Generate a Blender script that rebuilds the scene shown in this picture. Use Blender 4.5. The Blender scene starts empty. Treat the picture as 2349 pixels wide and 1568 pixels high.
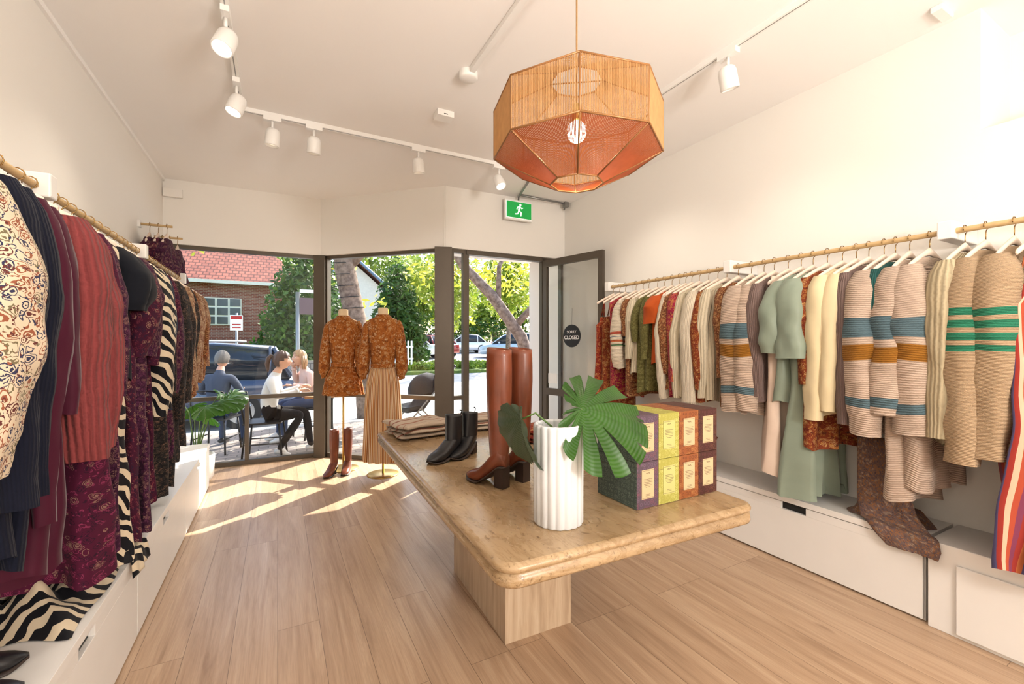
import bpy, bmesh, math, random
from mathutils import Vector, Matrix, noise
R = random.Random(11)
scene = bpy.context.scene
pi = math.pi
def C(r,g,b,a=1.0):
    f=lambda c:(c/255/12.92) if c/255<=0.04045 else ((c/255+0.055)/1.055)**2.4
    return (f(r),f(g),f(b),a)

# ---------------------------------------------------------------- materials
class NT:
    def __init__(s,name):
        s.mat=bpy.data.materials.new(name); s.mat.use_nodes=True
        s.nt=s.mat.node_tree; s.b=s.nt.nodes['Principled BSDF']
        s.out=s.nt.nodes['Material Output']; s._tc=None
    def set(s,inp,v):
        if isinstance(v,bpy.types.NodeSocket): s.nt.links.new(v,inp)
        else: inp.default_value=v
    def n(s,t,ins={},**at):
        nd=s.nt.nodes.new(t)
        for k,v in at.items(): setattr(nd,k,v)
        for k,v in ins.items(): s.set(nd.inputs[k],v)
        return nd
    def co(s,kind='UV',scale=(1,1,1),rot=(0,0,0)):
        if not s._tc: s._tc=s.n('ShaderNodeTexCoord')
        m=s.n('ShaderNodeMapping',{'Vector':s._tc.outputs[kind],'Scale':scale,'Rotation':rot})
        return m.outputs[0]
    def ramp(s,fac,stops,interp='LINEAR'):
        r=s.n('ShaderNodeValToRGB',{'Fac':fac}); cr=r.color_ramp; cr.interpolation=interp
        while len(cr.elements)<len(stops): cr.elements.new(0.5)
        for i,(p,c) in enumerate(stops):
            cr.elements[i].position=p
        for i,(p,c) in enumerate(stops):
            cr.elements[i].color=c
        return r.outputs[0]
    def mix(s,fac,a,b,mode='MIX'):
        m=s.n('ShaderNodeMixRGB',{'Fac':fac,'Color1':a,'Color2':b}); m.blend_type=mode
        return m.outputs[0]
    def noise(s,vec,scale,detail=3,rough=.5,dist=0):
        return s.n('ShaderNodeTexNoise',{'Vector':vec,'Scale':scale,'Detail':detail,'Roughness':rough,'Distortion':dist})
    def bump(s,h,strength=.3,dist=.01):
        b=s.n('ShaderNodeBump',{'Height':h,'Strength':strength,'Distance':dist})
        s.set(s.b.inputs['Normal'],b.outputs[0])
    def base(s,c): s.set(s.b.inputs['Base Color'],c)
    def rough(s,v): s.set(s.b.inputs['Roughness'],v)
def simple(name,c,rough=.5,metal=0,vary=.06,scale=8,bump=0,coat=0,spec=.5,emis=None,es=0):
    m=NT(name); v=m.co('Object')
    nz=m.noise(v,scale,4)
    d=tuple(x*(1-vary) for x in c[:3])+(1,); l=tuple(min(1,x*(1+vary)) for x in c[:3])+(1,)
    m.base(m.ramp(nz.outputs[0],[(.3,d),(.7,l)])); m.rough(rough)
    m.b.inputs['Metallic'].default_value=metal
    m.b.inputs['Specular IOR Level'].default_value=spec
    m.b.inputs['Coat Weight'].default_value=coat
    if bump: m.bump(nz.outputs[0],bump,.004)
    if emis: m.b.inputs['Emission Color'].default_value=emis; m.b.inputs['Emission Strength'].default_value=es
    return m.mat
def cloth_finish(m,col,rib=0,ribdir='X',bump=.5,weave=True,sheen=.05,rough=.88):
    if rib:
        w=m.n('ShaderNodeTexWave',{'Vector':m.co(),'Scale':.314/rib,'Distortion':1.2,'Detail':1,'Detail Scale':3.0})
        w.bands_direction=ribdir
        nz=m.noise(m.co('UV',(1,2.2,1) if ribdir=='X' else (2.2,1,1)),1.1/rib,3)
        h=m.mix(.35,w.outputs[0],nz.outputs[0])
        col=m.mix(.5,col,m.ramp(h,[(.1,(.42,.42,.42,1)),(.55,(1,1,1,1))]),'MULTIPLY')
        m.bump(h,bump,.008)
    else:
        nz=m.noise(m.co(),60,3); m.bump(nz.outputs[0],.15,.003)
    m.base(col); m.rough(rough)
    m.b.inputs['Sheen Weight'].default_value=sheen
    m.b.inputs['Specular IOR Level'].default_value=.12
    return m.mat
def plaincloth(name,c,rib=0,ribdir='X',rough=.88,sheen=.05,bump=.6):
    m=NT(name); nz=m.noise(m.co(),9,3)
    d=tuple(x*.8 for x in c[:3])+(1,)
    return cloth_finish(m,m.mix(nz.outputs[0],d,c),rib,ribdir,bump,True,sheen,rough)
def floral(name,base,pal,scale=26,rough=.8,rib=0,dense=1.0,fine=.58,warp=.045):
    m=NT(name); uv=m.co()
    nz=m.noise(uv,24,3)
    vec=m.mix(warp,uv,nz.outputs['Color'],'ADD')
    v=m.n('ShaderNodeTexVoronoi',{'Vector':vec,'Scale':scale*1.35,'Randomness':.85})
    n=len(pal)
    cr=m.ramp(v.outputs['Color'],[(i/n,pal[i]) for i in range(n)],'CONSTANT')
    k=dense
    msk=m.ramp(v.outputs['Distance'],[(0,(1,1,1,1)),(.15*k,(0,0,0,1)),(.24*k,(1,1,1,1)),(.33*k,(0,0,0,1)),(.46*k,(1,1,1,1)),(.52*k,(0,0,0,1))],'CONSTANT')
    c=m.mix(msk,base,cr)
    nz2=m.noise(m.mix(.02,uv,nz.outputs['Color'],'ADD'),scale*2.6,2)
    m2=m.ramp(nz2.outputs[0],[(0,(0,0,0,1)),(fine,(1,1,1,1)),(fine+.05,(0,0,0,1)),(fine+.10,(1,1,1,1))],'CONSTANT')
    c=m.mix(m2,c,pal[0])
    return cloth_finish(m,c,rib,'X',.5,True,.03,rough)
def bands(name,base,bl,rib=.012,vlen=1.6,ribdir='Y',wob=0.0):
    m=NT(name)
    sp=m.n('ShaderNodeSeparateXYZ',{'Vector':m.co()})
    mm=m.n('ShaderNodeMath',{0:sp.outputs[1],1:1/vlen}); mm.operation='MULTIPLY'
    st=[(0,base)]
    for a,b,c in bl: st+= [(a/vlen,c),(b/vlen,base)]
    return cloth_finish(m,m.ramp(mm.outputs[0],st,'CONSTANT'),rib,ribdir,.8)
def vstripes(name,seq,period):
    m=NT(name)
    sp=m.n('ShaderNodeSeparateXYZ',{'Vector':m.co()})
    mm=m.n('ShaderNodeMath',{0:sp.outputs[0],1:1/period}); mm.operation='MULTIPLY'
    fr=m.n('ShaderNodeMath',{0:mm.outputs[0]}); fr.operation='FRACT'
    n=len(seq)
    return cloth_finish(m,m.ramp(fr.outputs[0],[(i/n,c) for i,c in enumerate(seq)],'CONSTANT'),0)
def zebra(name,a,b,scale=9):
    m=NT(name)
    w=m.n('ShaderNodeTexWave',{'Vector':m.co('UV',(1,1.2,1),(0,0,.9)),'Scale':scale*.55,'Distortion':7,'Detail':2,'Detail Scale':1.3,'Detail Roughness':.4})
    return cloth_finish(m,m.ramp(w.outputs[0],[(0,a),(.54,b)],'CONSTANT'),0,rough=.6)

# ---------------------------------------------------------------- builder
class B:
    def __init__(s): s.v=[];s.f=[];s.m=[];s.sm=[];s.mats=[];s.uv=[];s.T=Matrix.Identity(4)
    def add(s,vs,fs,mat,smooth=False,uvs=None):
        o=len(s.v)
        for i,p in enumerate(vs):
            q=s.T@Vector(p); s.v.append(q)
            s.uv.append(uvs[i] if uvs else (p[0]+p[1]*.7,p[2]+p[1]*.3))
        if not isinstance(mat,(list,tuple)):
            if mat not in s.mats: s.mats.append(mat)
            mi=[s.mats.index(mat)]*len(fs)
        else:
            mi=[]
            for q in mat:
                if q not in s.mats: s.mats.append(q)
                mi.append(s.mats.index(q))
        for f,k in zip(fs,mi):
            s.f.append(tuple(o+j for j in f)); s.m.append(k); s.sm.append(smooth)
    def box(s,c,size,mat,rz=0,M=None,taper=1):
        x,y,z=[q/2 for q in size]; t=taper
        vs=[(-x,-y,-z),(x,-y,-z),(x,y,-z),(-x,y,-z),(-x*t,-y*t,z),(x*t,-y*t,z),(x*t,y*t,z),(-x*t,y*t,z)]
        Mx=Matrix.Translation(c)@(M if M else Matrix.Rotation(rz,4,'Z'))
        vs=[Mx@Vector(v) for v in vs]
        s.add(vs,[(0,3,2,1),(4,5,6,7),(0,1,5,4),(1,2,6,5),(2,3,7,6),(3,0,4,7)],mat)
    def boxmm(s,a,b,mat):
        s.box([(a[i]+b[i])/2 for i in range(3)],[abs(b[i]-a[i]) for i in range(3)],mat)
    def tube(s,pts,rad,mat,n=8,flat=1.0,caps=True,smooth=True):
        pts=[Vector(p) for p in pts]; 
        if not isinstance(rad,(list,tuple)): rad=[rad]*len(pts)
        up=None; rows=[]; L=0;vs=[];uvs=[]
        for i,p in enumerate(pts):
            d=(pts[min(i+1,len(pts)-1)]-pts[max(i-1,0)]); d.normalize()
            if up is None:
                up=Vector((0,0,1)) if abs(d.z)<.9 else Vector((0,1,0))
            a=d.cross(up); 
            if a.length<1e-5: a=d.cross(Vector((1,0,0)))
            a.normalize(); b=a.cross(d); b.normalize(); up=b
            if i: L+=(p-pts[i-1]).length
            for j in range(n):
                t=2*pi*j/n
                vs.append(p+a*math.cos(t)*rad[i]+b*math.sin(t)*rad[i]*flat); uvs.append((j/n*2*pi*rad[i],L))
        fs=[]
        for i in range(len(pts)-1):
            for j in range(n):
                k=(j+1)%n
                fs.append((i*n+j,i*n+k,(i+1)*n+k,(i+1)*n+j))
        if caps:
            fs.append(tuple(range(n-1,-1,-1))); e=(len(pts)-1)*n; fs.append(tuple(e+j for j in range(n)))
        s.add(vs,fs,mat,smooth,uvs)
    def cyl(s,p0,p1,r,mat,n=16,r1=None): s.tube([p0,p1],[r,r if r1 is None else r1],mat,n,smooth=False if n<7 else True)
    def ell(s,c,r,mat,n=16,m=10,fn=None):
        vs=[];fs=[]
        for i in range(m+1):
            ph=pi*i/m
            for j in range(n):
                t=2*pi*j/n
                p=Vector((math.sin(ph)*math.cos(t),math.sin(ph)*math.sin(t),math.cos(ph)))
                q=Vector((p.x*r[0],p.y*r[1],p.z*r[2]))
                if fn: q=fn(p,q)
                vs.append(q+Vector(c))
        for i in range(m):
            for j in range(n):
                k=(j+1)%n; fs.append((i*n+j,(i+1)*n+j,(i+1)*n+k,i*n+k))
        s.add(vs,fs,mat,True)
    def lathe(s,prof,c,mat,n=32,flute=None,smooth=True):
        vs=[];fs=[]
        for r,z in prof:
            for j in range(n):
                t=2*pi*j/n; rr=r*(flute(t,z) if flute else 1)
                vs.append((c[0]+rr*math.cos(t),c[1]+rr*math.sin(t),c[2]+z))
        for i in range(len(prof)-1):
            for j in range(n):
                k=(j+1)%n; fs.append((i*n+j,i*n+k,(i+1)*n+k,(i+1)*n+j))
        s.add(vs,fs,mat,smooth)
    def loft(s,rows,mat,closed=True,capb=False,capt=False,v0=0):
        n=len(rows[0]); vs=[];uv=[];fs=[]
        cols=n+1 if closed else n
        L=[v0]
        for i in range(1,len(rows)):
            L.append(L[-1]+(Vector(rows[i][0])-Vector(rows[i-1][0])).length)
        mid=rows[len(rows)//2]; per=[0]
        for j in range(1,cols): per.append(per[-1]+(Vector(mid[j%n])-Vector(mid[j-1])).length)
        for i,r in enumerate(rows):
            for j in range(cols):
                vs.append(r[j%n]); uv.append((per[j],L[i]))
        for i in range(len(rows)-1):
            for j in range(cols-1):
                a=i*cols+j; fs.append((a,a+1,a+cols+1,a+cols))
        if capb: fs.append(tuple((len(rows)-1)*cols+j for j in range(n)))
        if capt: fs.append(tuple(j for j in range(n))[::-1])
        s.add(vs,fs,mat,True,uv)
    def obj(s,name,parent=None,bevel=0,loc=None,seg=2):
        me=bpy.data.meshes.new(name)
        o=Vector(loc) if loc is not None else Vector((0,0,0))
        me.from_pydata([tuple(v-o) for v in s.v],[],s.f)
        for m in s.mats: me.materials.append(m)
        me.polygons.foreach_set('material_index',s.m)
        me.polygons.foreach_set('use_smooth',s.sm)
        uvl=me.uv_layers.new(name='UVMap')
        idx=[0]*len(me.loops); me.loops.foreach_get('vertex_index',idx)
        flat=[]
        for i in idx: flat+= [s.uv[i][0],s.uv[i][1]]
        uvl.data.foreach_set('uv',flat)
        me.update()
        ob=bpy.data.objects.new(name,me); scene.collection.objects.link(ob); ob.location=o
        if parent: ob.parent=parent; ob.location=o-parent.location
        if bevel:
            md=ob.modifiers.new('Bevel','BEVEL'); md.width=bevel; md.segments=seg; md.limit_method='ANGLE'; md.angle_limit=.8
        return ob
def place(x,y,z,rz=0,sc=1): return Matrix.Translation((x,y,z))@Matrix.Rotation(rz,4,'Z')@Matrix.Scale(sc,4)

# ---------------------------------------------------------------- base materials
def wallmat(name,c):
    m=NT(name); v=m.co('Object'); nz=m.noise(v,1.2,4); n2=m.noise(v,90,3)
    m.base(m.mix(nz.outputs[0],tuple(x*.965 for x in c[:3])+(1,),c)); m.rough(.75); m.bump(n2.outputs[0],.08,.002); return m.mat
M_wall=wallmat('wall_paint',C(240,236,229)); M_ceil=wallmat('ceiling_paint',C(249,246,243))
M_cab=simple('cabinet_lacquer',C(230,227,223),.4,vary=.01)
M_dark=simple('recess_dark',C(30,28,26),.8)
M_white=simple('white_plastic',C(240,238,234),.35,vary=.01)
M_frame=simple('bronze_frame',C(88,79,68),.4,.3,vary=.05)
M_rail=simple('pale_wood_rail',C(196,164,116),.45,vary=.12,scale=20)
M_brass=simple('brass',C(200,165,95),.3,1,vary=.05)
M_hook=simple('hook_metal',C(150,120,75),.3,1,vary=.05)
M_hanger=simple('hanger_wood',C(228,208,190),.5,vary=.05,scale=15)
M_black=simple('black_leather',C(24,24,28),.35,vary=.1,scale=20,bump=.2)
M_tan=simple('tan_leather',C(112,56,34),.34,vary=.28,scale=9,bump=.1,coat=.1)
M_sole=simple('dark_sole',C(44,30,24),.5)
M_steel=simple('galvanised',C(150,150,148),.4,.8)
def floormat():
    m=NT('oak_planks'); v=m.co('Object',(1,1,1),(0,0,pi/2))
    def brick(c1,c2,mo):
        b=m.n('ShaderNodeTexBrick',{'Vector':v,'Color1':c1,'Color2':c2,'Mortar':mo,'Scale':1.0,'Mortar Size':.0012,'Mortar Smooth':.2,'Bias':0,'Brick Width':1.75,'Row Height':.185})
        b.offset=.37; b.offset_frequency=3; return b
    b=brick(C(194,165,137),C(166,136,110),C(110,86,66))
    b2=brick((0,0,0,1),(1,1,1,1),(0,0,0,1))
    vo=m.co('Object',(8,.5,1))
    off=m.mix(1,vo,b2.outputs[0],'ADD')
    g=m.noise(off,1.5,6,.62,1.3)
    g2=m.noise(m.co('Object',(70,1.8,1)),3,5,.65)
    gc=m.ramp(g.outputs[0],[(.28,C(142,110,84)),(.42,C(174,143,115)),(.56,C(190,160,131)),(.74,C(214,187,158))])
    c=m.mix(.66,b.outputs[0],gc)
    c=m.mix(.26,c,m.ramp(g2.outputs[0],[(.35,(.42,.42,.42,1)),(.6,(1,1,1,1))]),'MULTIPLY')
    kv=m.mix(.06,m.co('Object',(2.2,.8,1)),m.noise(m.co('Object'),9,2).outputs['Color'],'ADD')
    kn=m.n('ShaderNodeTexVoronoi',{'Vector':kv,'Scale':1.1})
    c=m.mix(m.ramp(kn.outputs['Distance'],[(0,(.6,.6,.6,1)),(.045,(0,0,0,1))]),c,C(120,86,62))
    c=m.mix(b.outputs['Fac'],c,C(112,88,68))
    m.base(c); m.rough(m.ramp(g.outputs[0],[(.3,(.42,.42,.42,1)),(.7,(.32,.32,.32,1))])); m.bump(b.outputs['Fac'],.15,.002)
    return m.mat
M_floor=floormat()
def glass(name,tint=(1,1,1,1)):
    m=NT(name); nt=m.nt
    tr=m.n('ShaderNodeBsdfTransparent',{'Color':tint}); gl=m.n('ShaderNodeBsdfGlossy',{'Roughness':.02,'Color':(1,1,1,1)})
    fr=m.n('ShaderNodeFresnel',{'IOR':1.3}); k=m.n('ShaderNodeMath',{0:fr.outputs[0],1:.6}); k.operation='MULTIPLY'
    mx=m.n('ShaderNodeMixShader',{0:k.outputs[0],1:tr.outputs[0],2:gl.outputs[0]})
    nt.links.new(mx.outputs[0],m.out.inputs['Surface']); return m.mat
M_glass=glass('window_glass',(.98,.99,.985,1))

# ---------------------------------------------------------------- room
XL,XR,ZC=-1.07,3.21,3.13; YB=-3.2
P1=(XL,5.80);P2=(.46,5.76);P3=(1.63,4.60);P4=(XR,4.56)
ZH=2.45
def polyslab(name,pts,z0,z1,mat):
    b=B();n=len(pts)
    vs=[(x,y,z0) for x,y in pts]+[(x,y,z1) for x,y in pts]
    fs=[tuple(range(n))[::-1],tuple(range(n,2*n))]+[(i,(i+1)%n,n+(i+1)%n,n+i) for i in range(n)]
    b.add(vs,fs,mat); return b.obj(name)
floor_poly=[(XL-.1,YB-.1),(XR+.1,YB-.1),(XR+.1,4.62),(1.67,4.66),(.5,5.83),(XL-.1,5.87)]
polyslab('floor',floor_poly,-.06,0,M_floor)
polyslab('ceiling',[(XL-.1,YB-.1),(XR+.6,YB-.1),(XR+.6,4.75),(1.7,4.79),(.52,5.95),(XL-.1,5.99)],ZC,ZC+.12,M_ceil)
b=B();b.boxmm((XL-.12,YB,0),(XL,5.9,ZC),M_wall);b.obj('wall_left')
b=B();b.boxmm((XR,YB,0),(XR+.12,4.7,2.50),M_wall)
b.boxmm((XR,.84,2.50),(XR+.12,4.7,ZC),M_wall); b.boxmm((XR,YB,2.5),(XR+.12,-.9,ZC),M_wall)
b.boxmm((XR+.12,.84,2.38),(XR+.5,.9,ZC),M_wall); b.boxmm((XR+.12,-.96,2.38),(XR+.5,-.9,ZC),M_wall)
b.boxmm((XR+.45,-.9,2.38),(XR+.5,.84,ZC),M_wall); b.boxmm((XR+.12,-.9,2.38),(XR+.45,.84,2.5),M_wall)
b.obj('wall_right')
b=B();b.boxmm((XL-.12,YB-.12,0),(XR+.12,YB,ZC),M_wall);b.obj('wall_back')
def segbox(b,pa,pb,z0,z1,th,mat,off=0,ext=0):
    a=Vector((pa[0],pa[1],0));c=Vector((pb[0],pb[1],0)); d=c-a;L=d.length;ang=math.atan2(d.y,d.x)
    nrm=Vector((-d.y,d.x,0))/L; mid=(a+c)/2+nrm*(off+th/2)
    b.box((mid.x,mid.y,(z0+z1)/2),(L+ext,th,z1-z0),mat,ang)
b=B()
for pa,pb in ((P1,P2),(P2,P3),(P3,P4)): segbox(b,pa,pb,ZH,ZC,.16,M_wall,0,.02)
b.obj('wall_front')
b=B();b.boxmm((XL,YB,ZC-.03),(XL+.02,5.78,ZC),M_ceil);b.obj('trim_1')
def lerp(a,c,t): return (a[0]+(c[0]-a[0])*t,a[1]+(c[1]-a[1])*t)
def post(b,pa,pb,t,w,z0,z1,th=.07,mat=None):
    a=Vector(pa);c=Vector(pb);L=(c-a).length; h=w/2/L
    segbox(b,lerp(pa,pb,t-h),lerp(pa,pb,t+h),z0,z1,th,mat or M_frame,.04-.0)
def window(name,pa,pb,upper=(),lower=(),t0=0,t1=1,trans=True,ends=(.05,.05)):
    b=B(); q0=lerp(pa,pb,t0);q1=lerp(pa,pb,t1)
    segbox(b,q0,q1,ZH-.04,ZH+.01,.07,M_frame,.04); segbox(b,q0,q1,0.0,.05,.07,M_frame,.04)
    if trans: segbox(b,q0,q1,.745,.79,.065,M_frame,.042)
    L=(Vector(q1)-Vector(q0)).length
    post(b,q0,q1,ends[0]/2/L,ends[0],0,ZH,.072); post(b,q0,q1,1-ends[1]/2/L,ends[1],0,ZH,.072)
    for t in lower: post(b,q0,q1,t,.04,.05,.75,.06)
    o=b.obj(name,bevel=.003)
    g=B(); segbox(g,q0,q1,.04,ZH,.008,M_glass,.07,-.03); g.obj('glass_pane',parent=o)
    return o
window('window_1',P1,P2,lower=(.495,),ends=(.05,.06))
window('window_2',P2,P3,ends=(.06,.06))
tA=(1.90-P3[0])/(P4[0]-P3[0]); tB=(2.90-P3[0])/(P4[0]-P3[0])
window('window_3',P3,P4,t0=0,t1=tA+.02,ends=(.12,.07))
b=B() # corner posts
b.box((P2[0],P2[1]+.03,ZH/2),(.13,.10,ZH),M_frame,-.4)
b.box((P3[0]+.0,P3[1]+.05,ZH/2),(.19,.14,ZH),M_frame,-.35)
b.obj('window_frame_post',bevel=.004)
window('window_4',P3,P4,t0=tB,t1=1.0,ends=(.06,.03))
b=B();segbox(b,lerp(P3,P4,tA),lerp(P3,P4,tB),ZH-.05,ZH,.08,M_frame,.03);segbox(b,lerp(P3,P4,tA),lerp(P3,P4,tB),0,.012,.1,M_steel,.03);b.obj('trim_2')
# open door
dh=Vector((2.90,4.56,0)); dn=Vector((3.11,3.69,0)); dd=(dn-dh); dl=dd.length; da=math.atan2(dd.y,dd.x)
b=B(); b.T=Matrix.Translation(dh)@Matrix.Rotation(da,4,'Z')
b.boxmm((0,-.022,.02),(.06,.022,2.4),M_frame); b.boxmm((dl-.06,-.022,.02),(dl,.022,2.4),M_frame)
b.boxmm((.06,-.022,2.32),(dl-.06,.022,2.4),M_frame); b.boxmm((.06,-.022,.02),(dl-.06,.022,.16),M_frame)
b.boxmm((.06,-.022,.76),(dl-.06,.022,.84),M_frame)
b.boxmm((.06,-.004,.16),(dl-.06,.004,2.32),M_glass)
b.cyl((dl-.03,-.07,.95),(dl-.03,-.07,1.25),.012,M_steel,10);b.cyl((dl-.03,-.07,.97),(dl-.03,-.02,.97),.008,M_steel,8);b.cyl((dl-.03,-.07,1.23),(dl-.03,-.02,1.23),.008,M_steel,8)
M_paper=simple('paper',C(235,235,230),.6,vary=.02)
b.boxmm((.08,-.008,.9),(.22,-.005,1.02),M_paper)
door=b.obj('door_1',loc=dh)
def text(body,size,r,up,n,loc,mat,name,parent,ext=.001,sx=1,bold=.0):
    cu=bpy.data.curves.new(name,'FONT'); cu.body=body; cu.size=size; cu.align_x='CENTER'; cu.align_y='CENTER'; cu.extrude=ext; cu.offset=bold
    ob=bpy.data.objects.new(name,cu); scene.collection.objects.link(ob); cu.materials.append(mat)
    r=Vector(r).normalized()*sx;up=Vector(up);n=Vector(n).normalized()
    ob.matrix_world=Matrix(((r.x,up.x,n.x,loc[0]),(r.y,up.y,n.y,loc[1]),(r.z,up.z,n.z,loc[2]),(0,0,0,1)))
    if parent:
        ob.parent=parent; ob.matrix_parent_inverse=Matrix.Translation(-Vector(parent.location))
    return ob
nrm=Vector((dd.y,-dd.x,0)).normalized()
if nrm.x>0: nrm=-nrm
rgt=Vector((0,0,1)).cross(nrm)
sc=dh+dd*.53+nrm*.034; sc.z=1.47
M_txt=simple('white_lettering',C(245,245,245),.5,vary=0)
M_sign=simple('black_sign_board',C(22,22,24),.5)
b=B(); b.tube([sc-nrm*.004,sc+nrm*.002],.130,M_sign,40,smooth=False)
b.tube([sc+Vector((0,0,.11)),sc+Vector((0,0,.32))-nrm*.008],.0012,M_sign,5)
sgn=b.obj('closed_sign',loc=sc)
text('SORRY',.046,rgt,(0,0,1),nrm,sc+nrm*.003+Vector((0,0,.045)),M_txt,'lettering_sorry',sgn)
text('CLOSED',.060,rgt,(0,0,1),nrm,sc+nrm*.003+Vector((0,0,-.02)),M_txt,'lettering_closed',sgn,bold=.0012)

# exit sign
M_green=simple('exit_green',C(20,150,70),.4,vary=.02,emis=C(10,150,60),es=.5)
M_exw=simple('exit_white',C(250,250,250),.4,vary=0,emis=(1,1,1,1),es=.6)
b=B(); ex,ey,ez=2.495,4.47,2.945
b.box((ex,ey+.02,ez),(.36,.035,.235),M_white)
b.box((ex,ey,ez),(.335,.008,.19),M_exw); b.box((ex-.105,ey-.005,ez),(.12,.004,.185),M_green); b.box((ex+.105,ey-.005,ez),(.12,.004,.185),M_green)
b.box((ex,ey-.0045,ez),(.09,.003,.185),M_green)
b.box((ex,ey+.05,ez+.08),(.05,.06,.03),M_white)
def strip(pts,w,m):
    b.tube([(ex+p[0],ey-.009,ez+p[1]) for p in pts],w,m,6,flat=1)
W=M_exw
b.tube([(ex+.015,ey-.006,ez+.062),(ex+.015,ey-.012,ez+.062)],.013,W,14)
strip([(.008,.045),(-.006,-.005)],.012,W)
strip([(-.006,-.005),(.025,-.03),(.02,-.07)],.008,W); strip([(-.006,-.005),(-.02,-.045),(-.052,-.05)],.008,W)
strip([(.008,.04),(.035,.02),(.05,.03)],.006,W); strip([(.005,.042),(-.025,.03),(-.032,.005)],.006,W)
b.obj('exit_sign',loc=(ex,ey,ez))
b=B(); b.tube([(2.3,3.8,ZC-.012),(2.45,4.3,ZC-.012),(2.5,4.48,ZC-.02),(2.5,4.5,ZC-.1)],.011,M_steel,8); b.tube([(2.5,4.44,ZC-.015),(XR-.06,4.46,ZC-.015),(XR-.05,4.5,ZC-.08)],.012,M_steel,8); b.box((XR-.06,4.45,ZC-.03),(.06,.06,.06),M_steel); b.obj('electrical_conduit')
b=B(); b.box((XL+.09,5.775,2.98),(.17,.03,.09),M_wall); b.obj('junction_box',bevel=.004)

# ---------------------------------------------------------------- tracks & spotlights
b=B(); zt=ZC-.015
b.boxmm((-.253,.2,ZC-.03),(-.218,3.79,ZC),M_white); b.boxmm((-.253,3.753,ZC-.03),(2.35,3.788,ZC),M_white); b.boxmm((2.313,-.5,ZC-.03),(2.348,3.79,ZC),M_white)
for a_,c_ in (((-.2385,.2),(-.2325,3.77)),((2.3275,-.5),(2.3335,3.77))): b.boxmm((a_[0],a_[1],ZC-.0306),(c_[0],c_[1],ZC-.029),M_steel)
b.boxmm((-.23,3.767,ZC-.0306),(2.33,3.774,ZC-.029),M_steel)
track=b.obj('ceiling_track')
b=B(); b.boxmm((1.063,-1,ZC-.03),(1.098,2.56,ZC),M_white); b.lathe([(0,-.045),(.05,-.045),(.06,-.035),(.06,0)],(1.08,2.6,ZC),M_white,24); b.obj('ceiling_cable_duct')
M_lamp_on=simple('lamp_emitter',C(255,244,224),.4,vary=0,emis=C(255,240,215),es=14)
M_lamp_dim=simple('lamp_lens',C(235,225,205),.4,vary=0,emis=C(255,240,215),es=1.0)
def spot(x,y,aim,on=True,power=22):
    b=B(); z=ZC-.03
    b.box((x,y,z-.015),(.04,.12,.03) if x in (-.236,2.33) else (.12,.04,.03),M_white)
    b.cyl((x,y,z-.03),(x,y,z-.09),.009,M_white,10)
    d=Vector(aim).normalized(); c=Vector((x,y,z-.15))
    q=d.to_track_quat('Z','Y').to_matrix().to_4x4()
    b.T=Matrix.Translation(c)@q
    b.lathe([(0,-.065),(.03,-.062),(.044,-.05),(.05,-.03),(.052,.06),(.048,.066),(.043,.06),(.04,.045)],(0,0,0),M_white,28)
    b.lathe([(.0,.046),(.042,.046)],(0,0,0),M_lamp_on if on else M_lamp_dim,24)
    o=b.obj('track_spotlight',loc=(x,y,z))
    if power:
        l=bpy.data.lights.new('spot_beam','SPOT'); l.energy=power; l.spot_size=1.9; l.spot_blend=1.0; l.shadow_soft_size=.04; l.color=(1,.9,.76)
        lo=bpy.data.objects.new('spot_beam',l); scene.collection.objects.link(lo)
        lo.matrix_world=Matrix.Translation(c+d*.075)@(-d).to_track_quat('Z','Y').to_matrix().to_4x4()
        lo.parent=o; lo.matrix_parent_inverse=Matrix.Translation(-Vector((x,y,z)))
spot(-.236,2.68,(-.25,-.35,-.9),True,14); spot(-.236,3.36,(-.3,-.15,-.9),True,24)
spot(-.035,3.77,(-.1,.1,-1),False,10); spot(.252,3.77,(.0,.2,-1),False,0); spot(1.09,3.77,(.1,.1,-1),False,10); spot(1.884,3.77,(.15,-.45,-.9),True,18)
spot(2.33,1.654,(.35,.05,-.9),False,16); spot(2.33,2.9,(.4,.0,-.9),False,24); spot(2.33,.5,(.35,.1,-.9),False,12); spot(-.236,1.2,(-.45,.2,-.9),False,30)
b=B(); b.box((1.106,3.146,ZC-.022),(.13,.10,.045),M_white); b.box((1.106,3.095,ZC-.03),(.03,.004,.006),M_dark); b.obj('smoke_detector',bevel=.006)
b=B(); b.box((3.05,.94,ZC-.015),(.14,.05,.03),M_white); b.obj('ceiling_sensor',bevel=.005)

# added globe lamps behind the camera, unseen, to light the room evenly
M_fill_globe=simple('fill_globe_opal',C(255,248,238),.3,vary=0,emis=C(255,240,220),es=3)
for (x,y,pw) in ((1.25,-1.5,160),(1.35,-2.6,80)):
    b=B(); b.ell((x,y,2.25),(.16,.16,.16),M_fill_globe,24,16); b.cyl((x,y,2.4),(x,y,ZC),.006,M_brass,8); b.cyl((x,y,ZC-.03),(x,y,ZC),.06,M_brass,20)
    o=b.obj('added_globe_lamp',loc=(x,y,2.25))
    l=bpy.data.lights.new('globe_fill_light','POINT'); l.energy=pw; l.shadow_soft_size=.2; l.color=(1,.945,.885)
    lo=bpy.data.objects.new('globe_fill_light',l); scene.collection.objects.link(lo); lo.location=(x,y,1.80); lo.parent=o; lo.matrix_parent_inverse=Matrix.Translation((-x,-y,-2.25))
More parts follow.
